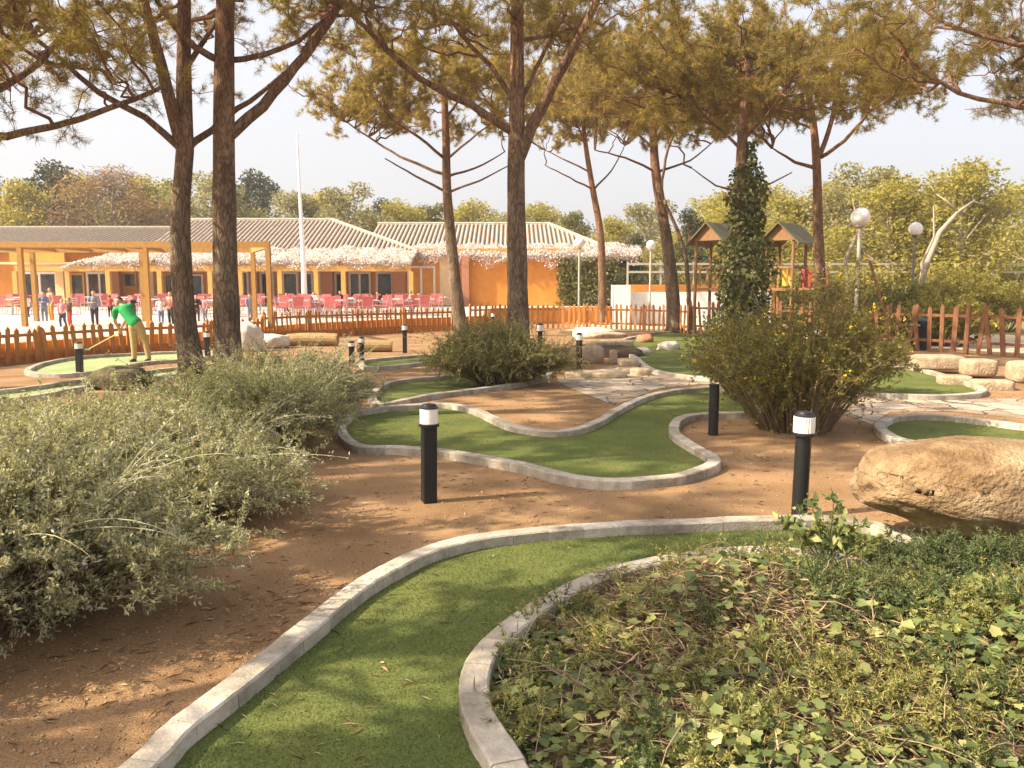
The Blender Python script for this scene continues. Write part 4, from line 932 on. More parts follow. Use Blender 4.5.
# T0 left, outside the frame but with branches in it ; T9 right ; F1, F2 shade the foreground
def off_pine(x, y, label, seed, limbs, crown, nb1=46, nb2=240, top=8.5, **kw):
    b = Vector((x, y, 0)); pine(b, [b, Vector((x + .1, y, 2)), Vector((x, y + .1, 4.5)), Vector((x + .15, y, top))], (.27, .1), limbs, crown, label, seed, nb1, nb2, **kw)
off_pine(-11.2, 13.2, 'pine at the far left edge whose branches hang into the upper left corner', 110,
         [(lb(12.6, [(-190, 150), (-80, 140), (22, 133), (80, 118), (135, 98), (165, 85)], [0, 0, 0, .1, .2, .3]), .10, .03), ([Vector((-11.1, 13.2, 5.0)), Vector((-9.5, 12.8, 6.0)), Vector((-8, 12.4, 7))], .09, .04), ([Vector((-11.1, 13.2, 5.0)), Vector((-12, 11, 6.4))], .09, .04), (lb(12.6, [(-100, 130), (-20, 100), (40, 60), (80, 10)], [0, .2, .4, .6]), .08, .035)],
         ((-9.6, 13, 6.7), 3.9, 3.8, 1.5), 54, 290, hang=.9)
off_pine(11.8, 15, 'pine outside the right edge whose drooping branches hang into the upper right corner', 111,
         [(lb(14.5, [(1160, 120), (1060, 112), (1000, 103), (960, 92), (920, 70), (885, 28)], [0, 0, 0, .1, .2, .3]), .07, .02), ([Vector((11.8, 15, 4.6)), Vector((10.5, 15.4, 5.8)), Vector((9.3, 15.6, 6.4))], .08, .03), (lb(14.5, [(1100, 60), (1000, 40), (940, 20), (900, -10)], [0, 0, .3, .6]), .05, .02)],
         ((10.2, 15, 6.6), 4.2, 3.8, 1.2), 46, 230, hang=.5)
def shade_limbs(x, y, cx, cy, cz):
    z0 = cz - 2.2
    return [([Vector((x, y, z0)), Vector((x + (cx - x) * .5 + .6, y + (cy - y) * .5, z0 + 1.1)), Vector((cx + 1.0, cy + .3, cz))], .1, .04), ([Vector((x, y, z0 + .1)), Vector((cx - .8, cy + .6, z0 + 1.2)), Vector((cx - 1.6, cy + 1.0, cz))], .1, .04)]
for x, y, cx, cy, cz, R_, lab, sd_ in ((-11.0, 4.6, -9.9, 4.9, 9.6, 2.9, 'tall pine left of the view that shades the gravel behind the nearest lane', 113), (-10.0, 8.2, -8.8, 7.6, 10.4, 3.0, 'tallest pine left of the view that shades the wavy lane', 115)):
    off_pine(x, y, lab, sd_, shade_limbs(x, y, cx, cy, cz), ((cx, cy, cz), R_, R_, 1.1), 24, 165, top=cz + .3, clump=.34, needles=24)
off_pine(-7.6, 1.0, 'broad leaved tree left of the view that dapples the nearest lane', 112, shade_limbs(-7.6, 1.0, -6.5, 2.1, 5.0), ((-6.5, 2.1, 5.0), 2.1, 2.2, .8), 17, 80, top=5.2, clump=.26, needles=5, nlen=.10, nw=.055, T=T_LEAF, nm='t_green', name='broadleaf_tree', group=None)

# ================================================================== RESTAURANT
R0 = Vector((-14, 52, .7)); bt = thing('restaurant', R0, 'long single storey orange restaurant with tiled hip roofs behind the terrace', 'building')
def L(p): return Vector(p) - R0
Yf = 52.0
def X(px, Y=Yf): return (px - 512) / F * Y / 1.0
def Zp(py, Y=Yf): return P(512, py, Y).z
m = MB(); m.box(L((-25.5, Yf + 3.1, 2.5)), (36.8, 6, 3.6)); m.build('wall', M['facade'], bt)
m = MB(); m.box(L((-1.3, 54.1, 2.5)), (11.4, 6, 3.6)); m.build('wall', M['facade'], bt)
def roof_part(xl, xr, ye, yr, ze, zr, hipr, mat, label=None):
    "front slope with ribs; right end hip (ridge ends at xr-hipr)"
    m = MB(); yb = yr + (yr - ye)
    a, b_, c_, d_ = (xl, ye, ze), (xr, ye, ze), (xr - hipr, yr, zr), (xl, yr, zr)
    e_, f_ = (xr, yb, ze), (xl, yb, ze)
    m.add([L(q) for q in (a, b_, c_, d_, e_, f_)], [(0, 1, 2, 3), (1, 4, 2), (3, 2, 4, 5), (0, 3, 5)] if hipr else [(0, 1, 2, 3), (3, 2, 4, 5), (0, 3, 5), (1, 4, 2)])
    m.add([L((q[0], q[1], q[2] - .16)) for q in (a, b_, e_, f_)], [(0, 3, 2, 1)])
    for i, j in ((a, b_), (b_, e_), (f_, a)):
        m.add([L(i), L(j), L((j[0], j[1], j[2] - .16)), L((i[0], i[1], i[2] - .16))], [(0, 3, 2, 1)])
    rf = m.build('roof', M['tile_dark'], bt)
    rb = MB(); x = xl + .15
    while x < xr - .1:
        t_ = 1.0 if not hipr or x < xr - hipr else (xr - x) / hipr
        p0 = Vector((x, ye - .05, ze + .03)); p1 = Vector((x, ye + (yr - ye) * t_, ze + (zr - ze) * t_ + .03))
        rb.tube([L(p0), L(p1)], .085, 6); x += .30
    if hipr: 
        rb.tube([L((xr, ye, ze + .06)), L((xr - hipr, yr, zr + .08))], .15, 6)
        y = ye + .2
        while y < yr:
            t_ = (y - ye) / (yr - ye); rb.tube([L((xr + .05, y, ze + .03)), L((xr - hipr * t_, y, ze + (zr - ze) * t_ + .03))], .105, 6); y += .36
    rb.tube([L((xl, yr, zr + .06)), L((xr - hipr, yr, zr + .06))], .15, 6)
    rb.build('tile_rows', M[mat], rf)
roof_part(-46, X(188, 57), 51.0, 57, Zp(250, 51), Zp(229, 57), 0, 'tile_left')
roof_part(X(188, 57) + .02, X(416, 50.8), 50.8, 57, Zp(251, 51), Zp(221, 57), X(416, 50.8) - X(335, 57), 'tile')
roof_part(X(380, 58), X(612, 51.6), 51.6, 58, Zp(251.5, 51.6), Zp(225, 58), X(612, 51.6) - X(548, 58), 'tile')
# doors and windows
def opening(px0, px1, py0, py1, leaves, frame='white_frame', name='door', Y=Yf):
    x0, x1, z0, z1 = X(px0, Y), X(px1, Y), max(Zp(py1, Y), .74), Zp(py0, Y)
    fr = MB(); tk = .13; yy = Y + .02
    fr.box(L(((x0 + x1) / 2, yy, z1 - tk / 2)), (x1 - x0, .14, tk)); fr.box(L(((x0 + x1) / 2, yy, z0 + tk / 2)), (x1 - x0, .14, tk))
    for k in range(leaves + 1):
        x = x0 + (x1 - x0) * k / leaves; x = min(max(x, x0 + tk / 2), x1 - tk / 2)
        fr.box(L((x, yy - .004, (z0 + z1) / 2)), (tk, .14, z1 - z0 - 2 * tk))
    f_ = fr.build(name, M[frame], bt)
    g_ = MB(); g_.box(L(((x0 + x1) / 2, Y + .055, (z0 + z1) / 2)), (x1 - x0 - .06, .02, z1 - z0 - .06)); g_.build('pane', M['glass'], f_)
for a in ((26, 61, 272, 305, 2), (90, 116, 272, 305, 2), (142, 160, 273, 305, 2), (192, 206, 274, 305, 1), (233, 251, 271, 300, 2), (262, 276, 272, 305, 1), (284, 300, 272, 305, 1), (306, 322, 272, 305, 2), (336, 346, 272, 303, 1), (350, 372, 272, 303, 2), (377, 394, 272, 305, 1)): opening(*a)
for a in ((72, 88, 273, 300, 1), (126, 140, 272, 288, 1), (167, 178, 273, 300, 1)): opening(*a, 'ochre_wood', 'window')
opening(408, 436, 266, 303, 2, 'white_frame', 'door', 51.1)
m = MB(); m.box(L((X(447, 51.1), 51.08, 2.3)), (.85, .06, 3.1)); m.build('panel', M['cream'], bt)
for px, w_, mt, Y_ in ((329, .75, 'brick', 51.0), (400, .8, 'brick', 50.9), (257, .45, 'brick', 51.0), (466, .45, 'brick', 50.9), (120, .6, 'brick', 51.6), (66, .5, 'cream', 51.7), (155, .45, 'cream', 51.7), (186, .4, 'cream', 51.7)):
    m = MB(); m.box(L((X(px, Y_), Y_ - .1, 2.25)), (w_, .45, 3.1)); m.build('pillar', M[mt], bt)
zb = Zp(268.5, 47.6)
m = MB(); m.box(L(((X(20, 47.6) + X(412, 47.6)) / 2, 47.6, zb)), (X(412, 47.6) - X(20, 47.6), .18, .34)); m.build('porch_beam', M['ochre_wood'], bt)
for px in (20, 72, 112, 163, 213, 243, 282, 318, 345, 412):
    m = MB(); m.box(L((X(px, 47.6), 47.6, (zb - .17 + .66) / 2)), (.26, .26, zb - .17 - .66)); m.build('porch_post', M['ochre_wood'], bt)
m = MB(); m.box(L(((X(20, 49.5) + X(412, 49.5)) / 2, 49.6, zb + .32)), (X(412, 49.5) - X(20, 49.5) - .3, 3.6, .12)); m.build('porch_roof', M['cream'], bt)
m = MB(); m.box(L(((X(20, 47.4) + X(64, 47.4)) / 2, 47.45, Zp(257, 47.4))), (X(64, 47.4) - X(10, 47.4), .08, .55)); m.build('fascia', M['orange_wall'], bt)
# wisteria on the porch and along the right wing eave
r = np.random.default_rng(5)
def wisteria(x0, x1, y0, y1, zf, zbk, n, label, drop, big):
    t = thing('wisteria_vine', ((x0 + x1) / 2, y0, zf), label, 'climbing plant'); o = np.array([(x0 + x1) / 2, y0, zf])
    q = r.power(.7, n); x = r.uniform(x0, x1, n); y = y0 + (y1 - y0) * (1 - r.power(1.0, n)) ; u = (y - y0) / (y1 - y0)
    z = zf + (zbk - zf) * u + .10 * np.sin(x * 1.7) * np.cos(x * .6) + .06 * np.sin(x * 4.1) + r.normal(scale=.06, size=n) - np.where(u < .12, r.power(1.3, n) * 0 + r.uniform(0, 1, n) ** 1.6 * drop * (1 + .5 * np.sin(x * 3.3)), 0)
    if big: z = np.where(x < x0 + 2.6, np.minimum(z, zf - .45 + (x - x0) / 2.6 * .9 + .25 * u), z)
    pos = np.stack([x, y, z], 1) - o
    V, Fc = cards(pos, rdir(n, -.4, r), rdir(n, .8, r), r.uniform(.06, .13, n), r.uniform(.05, .10, n), T_ROUND); tri_mesh('blossom', V, Fc, M['wisteria'], t)
    k = n // 30; idx = r.integers(0, n, k); V, Fc = cards(pos[idx] + np.array([0, -.1, -.15]), rdir(k, -.6, r), rdir(k, .3, r), r.uniform(.2, .5, k), .05, T_LEAF); tri_mesh('twigs', V, Fc, M['wisteria_dry'], t)
zf, zk = Zp(262, 47.6), Zp(250, 50.6)
wisteria(X(66, 47.6), X(412, 47.6), 47.4, 50.9, zf + .1, zk + .05, 80000, 'pale lilac wisteria covering the whole restaurant porch roof', .35, True)
wisteria(X(412, 50.9), X(640, 50.9), 50.6, 52.3, Zp(255, 50.9), Zp(245, 52.3), 30000, 'ragged pale wisteria hanging from the eave of the right wing', .55, False)
# ivy on right wall end
t = thing('wall_ivy', (X(585, 50.9), 50.9, .6), 'dark green ivy covering the right end of the orange wall', 'climbing plant'); n = 3200
pos = np.stack([r.uniform(-1.75, 1.9, n), r.uniform(-.45, .1, n), 3.1 * r.power(1.1, n)], 1); V, Fc = cards(pos, rdir(n, -.5, r), rdir(n, 0, r) + np.array([0, -1, .2]), r.uniform(.12, .26, n), r.uniform(.12, .22, n), T_LEAF); tri_mesh('foliage', V, Fc, M['t_green'], t)
# ---- white and orange low wall beyond middle fence
w0 = P(613, 305, 40); t = thing('low_wall', (w0.x, 40, 0), 'white low wall block with orange coping beyond the middle fence', 'wall')
def xw(px, Y=40.0): return (px - 512) / F * Y - w0.x
m = MB(); zt = P(612, 285, 40).z; zl = P(630, 292, 40).z
m.box(((xw(612) + xw(628)) / 2, 0, zt / 2), (xw(628) - xw(612), 1.2, zt)); m.box(((xw(628) + xw(770)) / 2, .3, (zl + .0) / 2), (xw(770) - xw(628) - .01, .6, zl)); m.build('wall_face', M['white_paint'], t)
m = MB(); m.box(((xw(630) + xw(780)) / 2, 1.6, zl / 2 + .2), (xw(780) - xw(630), 1.0, zl + .35)); m.build('coping', M['orange_wall'], t)
# ---- pergola on the terrace
Yp = 26.0; pc = Vector((P(150, 325, Yp).x, Yp, Tz(Yp))); t = thing('pergola', pc, 'ochre timber pergola frame on the terrace at left', 'pergola')
zbm = P(150, 244.5, Yp).z; 
def Lp(px, Y, z): return Vector(((px - 512) / F * Y - pc.x, Y - pc.y, z - pc.z))
for px, Y_ in ((26, Yp), (150, Yp), (271, Yp), (256, 29.5), (-95, Yp), (38, 29.5), (146, 29.5)):
    m = MB(); b0 = Lp(px, Y_, Tz(Y_)); m.box((b0.x, b0.y, (zbm - .1 - pc.z + b0.z) / 2), (.145, .145, zbm - .1 - pc.z - b0.z)); m.build('post', M['ochre_dark'], t)
m = MB(); m.bar(Lp(-110, Yp, zbm), Lp(273, Yp, zbm), .13, .19); m.build('beam', M['ochre_dark'], t)
m = MB(); m.bar(Lp(-90, 29.5, zbm), Lp(258, 29.5, zbm), .13, .19); m.build('beam', M['ochre_dark'], t)
m = MB(); m.bar(Lp(271, Yp + .1, zbm - .01), Lp(256, 29.4, zbm - .01), .14, .2); m.build('beam', M['ochre_dark'], t)
for px in (-40, 0, 40, 80, 120):
    m = MB(); x = Lp(px, Yp, 0).x; m.bar((x, .07, zbm - pc.z - .01), (x, 3.42, zbm - pc.z - .01), .07, .11); m.build('rafter', M['ochre_dark'], t)

# ================================================================== PLAY TOWERS
def tower(px, Y, label, panel):
    b = Vector(((px - 512) / F * Y, Y, 0)); t = thing('play_tower', b, label, 'play tower', 'gabled play towers')
    zr, ze = P(px, 223, Y).z, P(px, 244, Y).z; hw = .62; dp = .62; rz = RAD(-40); 
    for sx in (-1, 1):
        for sy in (-1, 1):
            m = MB(); m.lathe([(.06, 0), (.06, ze + .12)], 10); o = m.build('post', M['play_wood'], t); o.location = (sx * hw * .8, sy * dp, 0)
    for s in (-1, 1):
        m = MB(); a = Vector((0, -dp - .28, zr)); n_ = Vector((s * (zr - ze), 0, .72)).normalized() * .05
        q = [Vector((0, -dp - .28, zr)), Vector((0, dp + .75, zr)), Vector((s * .78, dp + .75, ze)), Vector((s * .78, -dp - .28, ze))]
        vs_ = [p + n_ * 0 for p in q] + [p - Vector((0, 0, .06)) for p in q]
        m.add(vs_, [(0, 1, 2, 3), (7, 6, 5, 4), (0, 3, 7, 4), (1, 5, 6, 2), (2, 6, 7, 3), (0, 4, 5, 1)]); m.build('roof_panel', M['play_roof'], t)
    m = MB(); m.add([(-.6, -dp - .1, ze + .1), (.6, -dp - .1, ze + .1), (0, -dp - .1, zr - .1), (-.6, -dp - .05, ze + .1), (.6, -dp - .05, ze + .1), (0, -dp - .05, zr - .1)], [(0, 1, 2), (5, 4, 3), (0, 3, 4, 1), (1, 4, 5, 2), (2, 5, 3, 0)]); m.build('gable_board', M['play_wood'], t)
    zp = P(px, 288, Y).z
    m = MB(); m.box((0, 0, zp - .05), (hw * 2, dp * 2.1, .1)); m.build('platform', M['play_wood'], t)
    m = MB()
    for sx in (-1, 1): m.bar((sx * hw * .8, -dp, zp + .75), (sx * hw * .8, dp, zp + .75), .05, .08)
    m.bar((-hw * .8, -dp, zp + .75), (hw * .8, -dp, zp + .75), .05, .08)
    for k in (-.5, 0, .5): m.box((k * hw, -dp, zp + .42), (.07, .03, .72))
    m.build('railing', M['play_wood'], t)
    if panel:
        m = MB(); m.box((hw + .5, -.1, zp + .36), (1.0, .05, .62)); m.build('panel', M['play_red'], t, bevel=.02)
        m = MB(); m.box((hw + .5, .1, zp - .04), (1.1, 1.1, .08)); m.build('bridge_deck', M['play_wood'], t)
        m = MB(); m.box((-.15, dp - .05, zp + .45), (.36, .04, .75)); m.build('back_panel', M['play_yellow'], t)
        m = MB(); m.bar((-hw - .02, -dp + .2, zp), (-hw - 1.3, -dp - .4, .2), .42, .06); m.build('slide', M['white_paint'], t)
    t.rotation_euler = (0, 0, rz)
    return t
tower(713, 31, 'gabled wooden play tower left of the ivy clad trunk', False)
tower(783, 30, 'gabled wooden play tower with red panel between the ivy clad trunk and the right pine', True)
# far rail fence behind the playground
a0, a1 = P(628, 268, 47), P(1060, 268, 47); t = thing('rail_fence', (a0.x, 47, 0), 'grey post and rail fence far behind the playground', 'fence')
m = MB()
for z in (P(0, 264, 47).z, P(0, 272, 47).z): m.bar((0, 0, z), (a1.x - a0.x, 0, z), .06, .12)
m.build('rail', M['pole_grey'], t)
for k in range(14):
    m = MB(); m.box((0, 0, P(0, 262, 47).z / 2), (.1, .1, P(0, 262, 47).z)); o = m.build('post', M['pole_grey'], t); o.location = ((a1.x - a0.x) * k / 13, .1, 0)
t = thing('swing_frame', P(935, 300, 40) * 1, 'thin leaning timber strut beside the largest globe lamp', 'play frame'); t.location = (P(868, 300, 26).x, 26, 0)
m = MB(); m.tube([(0, 0, P(0, 262, 26).z), (.8, .2, .6), (1.05, .25, 0)], .05, 8); m.build('strut', M['play_wood'], t)

# ================================================================== TERRACE FURNITURE
ch = thing('terrace_chair', (0, 0, 0), 'faded red terrace chair among the rows outside the restaurant', 'chair', 'faded red chairs on the terrace')
m = MB(); m.box((0, 0, .44), (.44, .44, .05)); m.build('seat', M['chair_pink'], ch)
m = MB(); m.box((0, .21, .70), (.44, .05, .40), M=Matrix.Rotation(RAD(-8), 3, 'X')); m.build('backrest', M['chair_pink'], ch)
m = MB()
for sx in (-1, 1):
    for sy in (-1, 1): m.tube([(sx * .19, sy * .19, .43), (sx * .21, sy * .22, 0)], .016, 6)
    m.tube([(-.2, sx * .19, .4), (.2, sx * .19, .4)], .014, 6)
    m.tube([(sx * .21, .2, .42), (sx * .21, .24, .9)], .016, 6); m.tube([(sx * .21, -.18, .64), (sx * .21, .22, .66)], .018, 6)
m.build('frame', M['metal'], ch)
tb = thing('terrace_table', (0, 0, 0), 'pale square terrace table among the red chairs', 'table', 'pale tables on the terrace')
m = MB(); m.box((0, 0, .73), (.85, .85, .04)); m.build('tabletop', M['table_top'], tb)
m = MB(); m.tube([(0, 0, .72), (0, 0, .03)], .035, 8); m.build('stem', M['metal'], tb)
m = MB(); m.box((0, 0, .03), (.5, .5, .05)); m.build('base', M['metal'], tb)
rr_ = random.Random(4); first = True; fc = True
spots = []
for px in (20, 70, 118, 160, 190, 245, 285, 318, 350, 385, 425):
    for Y_ in (36.5, 41.5): spots.append((px + rr_.uniform(-10, 10) + (12 if Y_ > 40 else 0), Y_ + rr_.uniform(-.8, .8)))
for px in (290, 322, 352, 392, 418): spots.append((px, 39 + rr_.uniform(-.4, .4)))
for px in (215, 300, 335, 368): spots.append((px, 33.8 + rr_.uniform(-.4, .4)))
for px, Y_ in spots:
    o = tb if first else copy_tree(tb); first = False
    cx = (px - 512) / F * Y_; a0_ = rr_.uniform(-.3, .3); o.location = (cx, Y_, Tz(Y_)); o.rotation_euler = (0, 0, a0_)
    for k in range(4):
        if rr_.random() < .1: continue
        a_ = a0_ + k * math.pi / 2 + rr_.uniform(-.15, .15); dd_ = rr_.uniform(.55, .75)
        c_ = ch if fc else copy_tree(ch); fc = False
        c_.location = (cx - math.sin(a_) * -dd_ * -1, Y_ + math.cos(a_) * dd_, Tz(Y_)); c_.rotation_euler = (0, 0, a_)

# ================================================================== PEOPLE
def capsules(segs, vox, name, mat, parent, smooth_it=4):
    m = MB()
    for a, ra, b, rb in segs:
        a, b = Vector(a), Vector(b); m.sphere(a, ra, 12, 8); m.sphere(b, rb, 12, 8)
        if (b - a).length > 1e-4: m.tube([a, b], [ra, rb], 12)
    me = bpy.data.meshes.new('tmp'); me.from_pydata(m.v, [], m.f); o = bpy.data.objects.new('tmp', me); COL.objects.link(o)
    md = o.modifiers.new('r', 'REMESH'); md.mode = 'VOXEL'; md.voxel_size = vox
    s = o.modifiers.new('s', 'SMOOTH'); s.iterations = smooth_it; s.factor = .5
    dg = bpy.context.evaluated_depsgraph_get(); me2 = bpy.data.meshes.new_from_object(o.evaluated_get(dg)); me2.name = name
    bpy.data.objects.remove(o); bpy.data.meshes.remove(me)
    me2.materials.clear(); me2.materials.append(mat); me2.polygons.foreach_set("use_smooth", [True] * len(me2.polygons))
    ob = bpy.data.objects.new(name, me2); COL.objects.link(ob); ob.parent = parent; return ob
def person(loc, label, H, top, legs, hair='hair', rz=0, pose=None, short=False, sleeves='short', group=None, lean=0):
    t = thing('person', loc, label, 'person', group, rz); s = H / 1.72
    J = dict(head=(0, -.01, 1.60), neck=(0, 0, 1.46), chest=(0, 0, 1.30), waist=(0, 0, 1.05), hip=(0, 0, .93), shL=(-.18, 0, 1.40), shR=(.18, 0, 1.40), elL=(-.24, .02, 1.14), elR=(.24, .02, 1.14), haL=(-.22, -.10, .90), haR=(.22, -.10, .90),
             hpL=(-.09, 0, .90), hpR=(.09, 0, .90), knL=(-.10, -.02, .49), knR=(.10, -.02, .49), anL=(-.10, .02, .08), anR=(.10, .02, .08))
    if pose: J.update(pose)
    J = {k: Vector(v) * s for k, v in J.items()}
    sg = [(J['head'] + Vector((0, 0, .03 * s)), .095 * s, J['head'] - Vector((0, .015 * s, .045 * s)), .07 * s), (J['neck'], .055 * s, J['head'], .06 * s), (J['neck'], .06 * s, J['chest'], .13 * s), (J['chest'], .135 * s, J['waist'], .12 * s), (J['waist'], .12 * s, J['hip'], .14 * s), (J['shL'], .06 * s, J['shR'], .06 * s)]
    dir_f = Vector((0, -1, 0))
    for q in 'LR':
        sg += [(J['sh' + q], .055 * s, J['el' + q], .042 * s), (J['el' + q], .042 * s, J['ha' + q], .03 * s), (J['hp' + q], .085 * s, J['kn' + q], .058 * s), (J['kn' + q], .058 * s, J['an' + q], .04 * s), (J['an' + q] - Vector((0, 0, .035 * s)), .04 * s, J['an' + q] + Vector((0, -.15 * s, -.045 * s)), .033 * s)]
        h0 = J['ha' + q]; hd = (h0 - J['el' + q]).normalized(); palm = h0 + hd * .07 * s; sg.append((h0, .03 * s, palm, .033 * s))
        side = hd.cross(dir_f).normalized() if hd.cross(dir_f).length > .1 else Vector((1, 0, 0))
        for k, fl in enumerate((.06, .075, .07, .055)):
            b0 = palm + side * (k - 1.5) * .02 * s; k1 = b0 + hd * fl * .6 * s; k2 = k1 + (hd * .6 + dir_f * .5) * fl * .6 * s
            sg += [(b0, .011 * s, k1, .010 * s), (k1, .010 * s, k2, .008 * s)]
        tb_ = h0 + hd * .02 * s - side * .03 * s; sg.append((tb_, .012 * s, tb_ + (hd * .6 - side * .6) * .06 * s, .009 * s))
    sg.append((J['head'] + Vector((0, -.088 * s, -.005 * s)), .016 * s, J['head'] + Vector((0, -.10 * s, -.015 * s)), .014 * s))   # nose
    for e in (-1, 1): sg.append((J['head'] + Vector((e * .088 * s, .01, 0)), .02 * s, J['head'] + Vector((e * .092 * s, .015, .02 * s)), .02 * s))   # ears
    capsules(sg, .011 * s + .002, 'body', M['skin'], t)
    tp = [(J['neck'] - Vector((0, 0, .04 * s)), .085 * s, J['chest'], .155 * s), (J['chest'], .155 * s, J['waist'], .145 * s), (J['waist'], .145 * s, J['waist'].lerp(J['hip'], .75), .158 * s), (J['shL'], .075 * s, J['shR'], .075 * s)]
    for q in 'LR':
        e = J['el' + q] if sleeves == 'long' else J['sh' + q].lerp(J['el' + q], .62)
        tp.append((J['sh' + q], .075 * s, e, .06 * s))
        if sleeves == 'long': tp.append((e, .058 * s, J['el' + q].lerp(J['ha' + q], .9), .045 * s))
    capsules(tp, .014, 'shirt', M['c_' + top], t)
    lg = [(J['hip'], .135 * s, J['hip'].lerp(J['waist'], .3), .135 * s)]
    for q in 'LR':
        lg.append((J['hp' + q], .105 * s, J['kn' + q], .078 * s))
        if not short: lg.append((J['kn' + q], .076 * s, J['an' + q] + Vector((0, 0, .02 * s)), .058 * s))
    capsules(lg, .014, 'trousers', M['c_' + legs], t)
    capsules([(J['head'] + Vector((0, .02 * s, .05 * s)), .098 * s, J['head'] + Vector((0, .035 * s, .01 * s)), .094 * s)], .012, 'hair', M[hair], t)
    for q in 'LR': capsules([(J['an' + q] + Vector((0, .01 * s, -.04 * s)), .047 * s, J['an' + q] + Vector((0, -.15 * s, -.045 * s)), .042 * s)], .012, 'shoe', M['c_dark'], t)
    t.scale = (1, 1, 1)
    return t
g = G(134, 362)
gm = person(g, 'man in a green shirt and tan trousers bending over to putt on the pale sunlit lane', 1.72, 'green', 'tan', 'hair', 0, dict(head=(-.36, .14, 1.40), neck=(-.27, .10, 1.33), chest=(-.16, .06, 1.22), waist=(.0, .0, 1.02), hip=(.12, -.02, .90),
     shL=(-.38, .02, 1.22), shR=(-.08, .12, 1.32), elL=(-.46, .12, .97), elR=(-.26, .30, 1.03), haL=(-.44, .26, .76), haR=(-.40, .30, .80), hpL=(.04, -.04, .84), hpR=(.18, .0, .84), knL=(.02, .0, .47), knR=(.28, .03, .47), anL=(.0, .03, .08), anR=(.34, .04, .08)))
t = thing('golf_putter', g, 'pale yellow putter held by the man in green', 'golf club')
m = MB(); hp = Vector((-.42, .30, .70)); ft = Vector((-1.12, .12, .30)); m.tube([hp + (hp - ft) * .12, hp, ft], [.016, .014, .011], 8); m.build('shaft', M['yellow_shaft'], t)
m = MB(); m.box(ft + Vector((-.03, 0, -.01)), (.12, .05, .04), rz=.4); m.build('club_head', M['metal'], t)
def tper(px, pyfeet, label, Hpx, *a, **k):
    Y_ = 30.
    for _ in range(12): Y_ = (EYE - Tz(Y_)) * F / (pyfeet - 290)
    return person(((px - 512) / F * Y_, Y_, Tz(Y_)), label, Hpx * Y_ / F, *a, **k)
walk = dict(knL=(-.10, -.16, .50), anL=(-.10, -.10, .10), anR=(.10, .22, .14), haL=(-.26, .12, .92), haR=(.2, -.26, .98))
hold = dict(elL=(-.26, -.08, 1.14), elR=(.26, -.08, 1.14), haL=(-.08, -.28, 1.15), haR=(.08, -.28, 1.17))
tper(46, 322, 'adult in a grey blue top at the far left among the terrace tables', 30, 'blue', 'grey', 'hair_fair', .4, hold, sleeves='long')
tper(53, 321, 'person in a red and orange top standing right beside the grey blue one', 33, 'salmon', 'orange', 'hair_fair', -.5, None)
tper(64, 328, 'small child in a pink top and dark trousers behind the left fence', 29, 'pink', 'navy', 'hair_fair', .2, walk)
tper(71, 327, 'dark haired child in brown close behind the child in pink', 29, 'brown', 'red', 'hair', -.6, hold, sleeves='long')
tper(96, 326, 'person with grey and black jacket and dark trousers standing alone on the terrace', 35, 'grey', 'navy', 'hair_fair', .3, hold, sleeves='long')
tper(135, 320, 'dark haired person sitting height behind the man in green', 24, 'dark', 'navy', 'hair', 1.2, hold, sleeves='long')
tper(162, 325, 'child in a white and navy top left of the forked pine', 28, 'white', 'blue', 'hair', .5, walk)
tper(172, 325, 'person in a salmon pink top and dark trousers by the forked pine trunk', 33, 'salmon', 'dark', 'hair_fair', -.3, hold)
tper(198, 322, 'person in dark clothes seen between the two left pine trunks', 27, 'dark', 'navy', 'hair', .2, hold, sleeves='long')
tper(206, 322, 'person in a pink top seen just left of the thick pine trunk', 26, 'pink', 'grey', 'hair_fair', -.4, None)
tper(251, 320, 'person in a pale grey top beside the pergola corner post', 26, 'grey', 'grey', 'hair_fair', .7, None, sleeves='long')
tper(378, 314, 'person in dark clothes near the right end of the red chairs', 22, 'dark', 'dark', 'hair', .2, hold, sleeves='long')
for i, (px, fy, top_, lg_, hx, what) in enumerate(((238, 316, 'pink', 'white', 23, 'pink top just right of the thick pine trunk, among the chairs'), (288, 315, 'red', 'navy', 22, 'red top left of the flagpole among the chairs'), (315, 314, 'white', 'grey', 22, 'white top just right of the flagpole'),
        (341, 314, 'dark', 'navy', 23, 'dark top in front of the brick pillar right of the flagpole'), (362, 315, 'pink', 'blue', 21, 'pink top among the right end of the chairs'), (412, 313, 'salmon', 'brown', 22, 'salmon top at the right end of the porch'), (112, 318, 'red', 'dark', 23, 'red top left of the man in green, among the tables'), (30, 318, 'white', 'navy', 23, 'white top by the leftmost pergola post'))):
    tper(px, fy, 'person in a ' + what, hx, top_, lg_, ('hair', 'hair_fair')[i % 2], i * .9 - 2, (hold, walk)[i % 2])
person((P(692, 300, 35).x, 35, 0), 'small child in a red top beyond the fence, right of the leaning pine', 1.05, 'red', 'red', 'hair_fair', .2, walk)

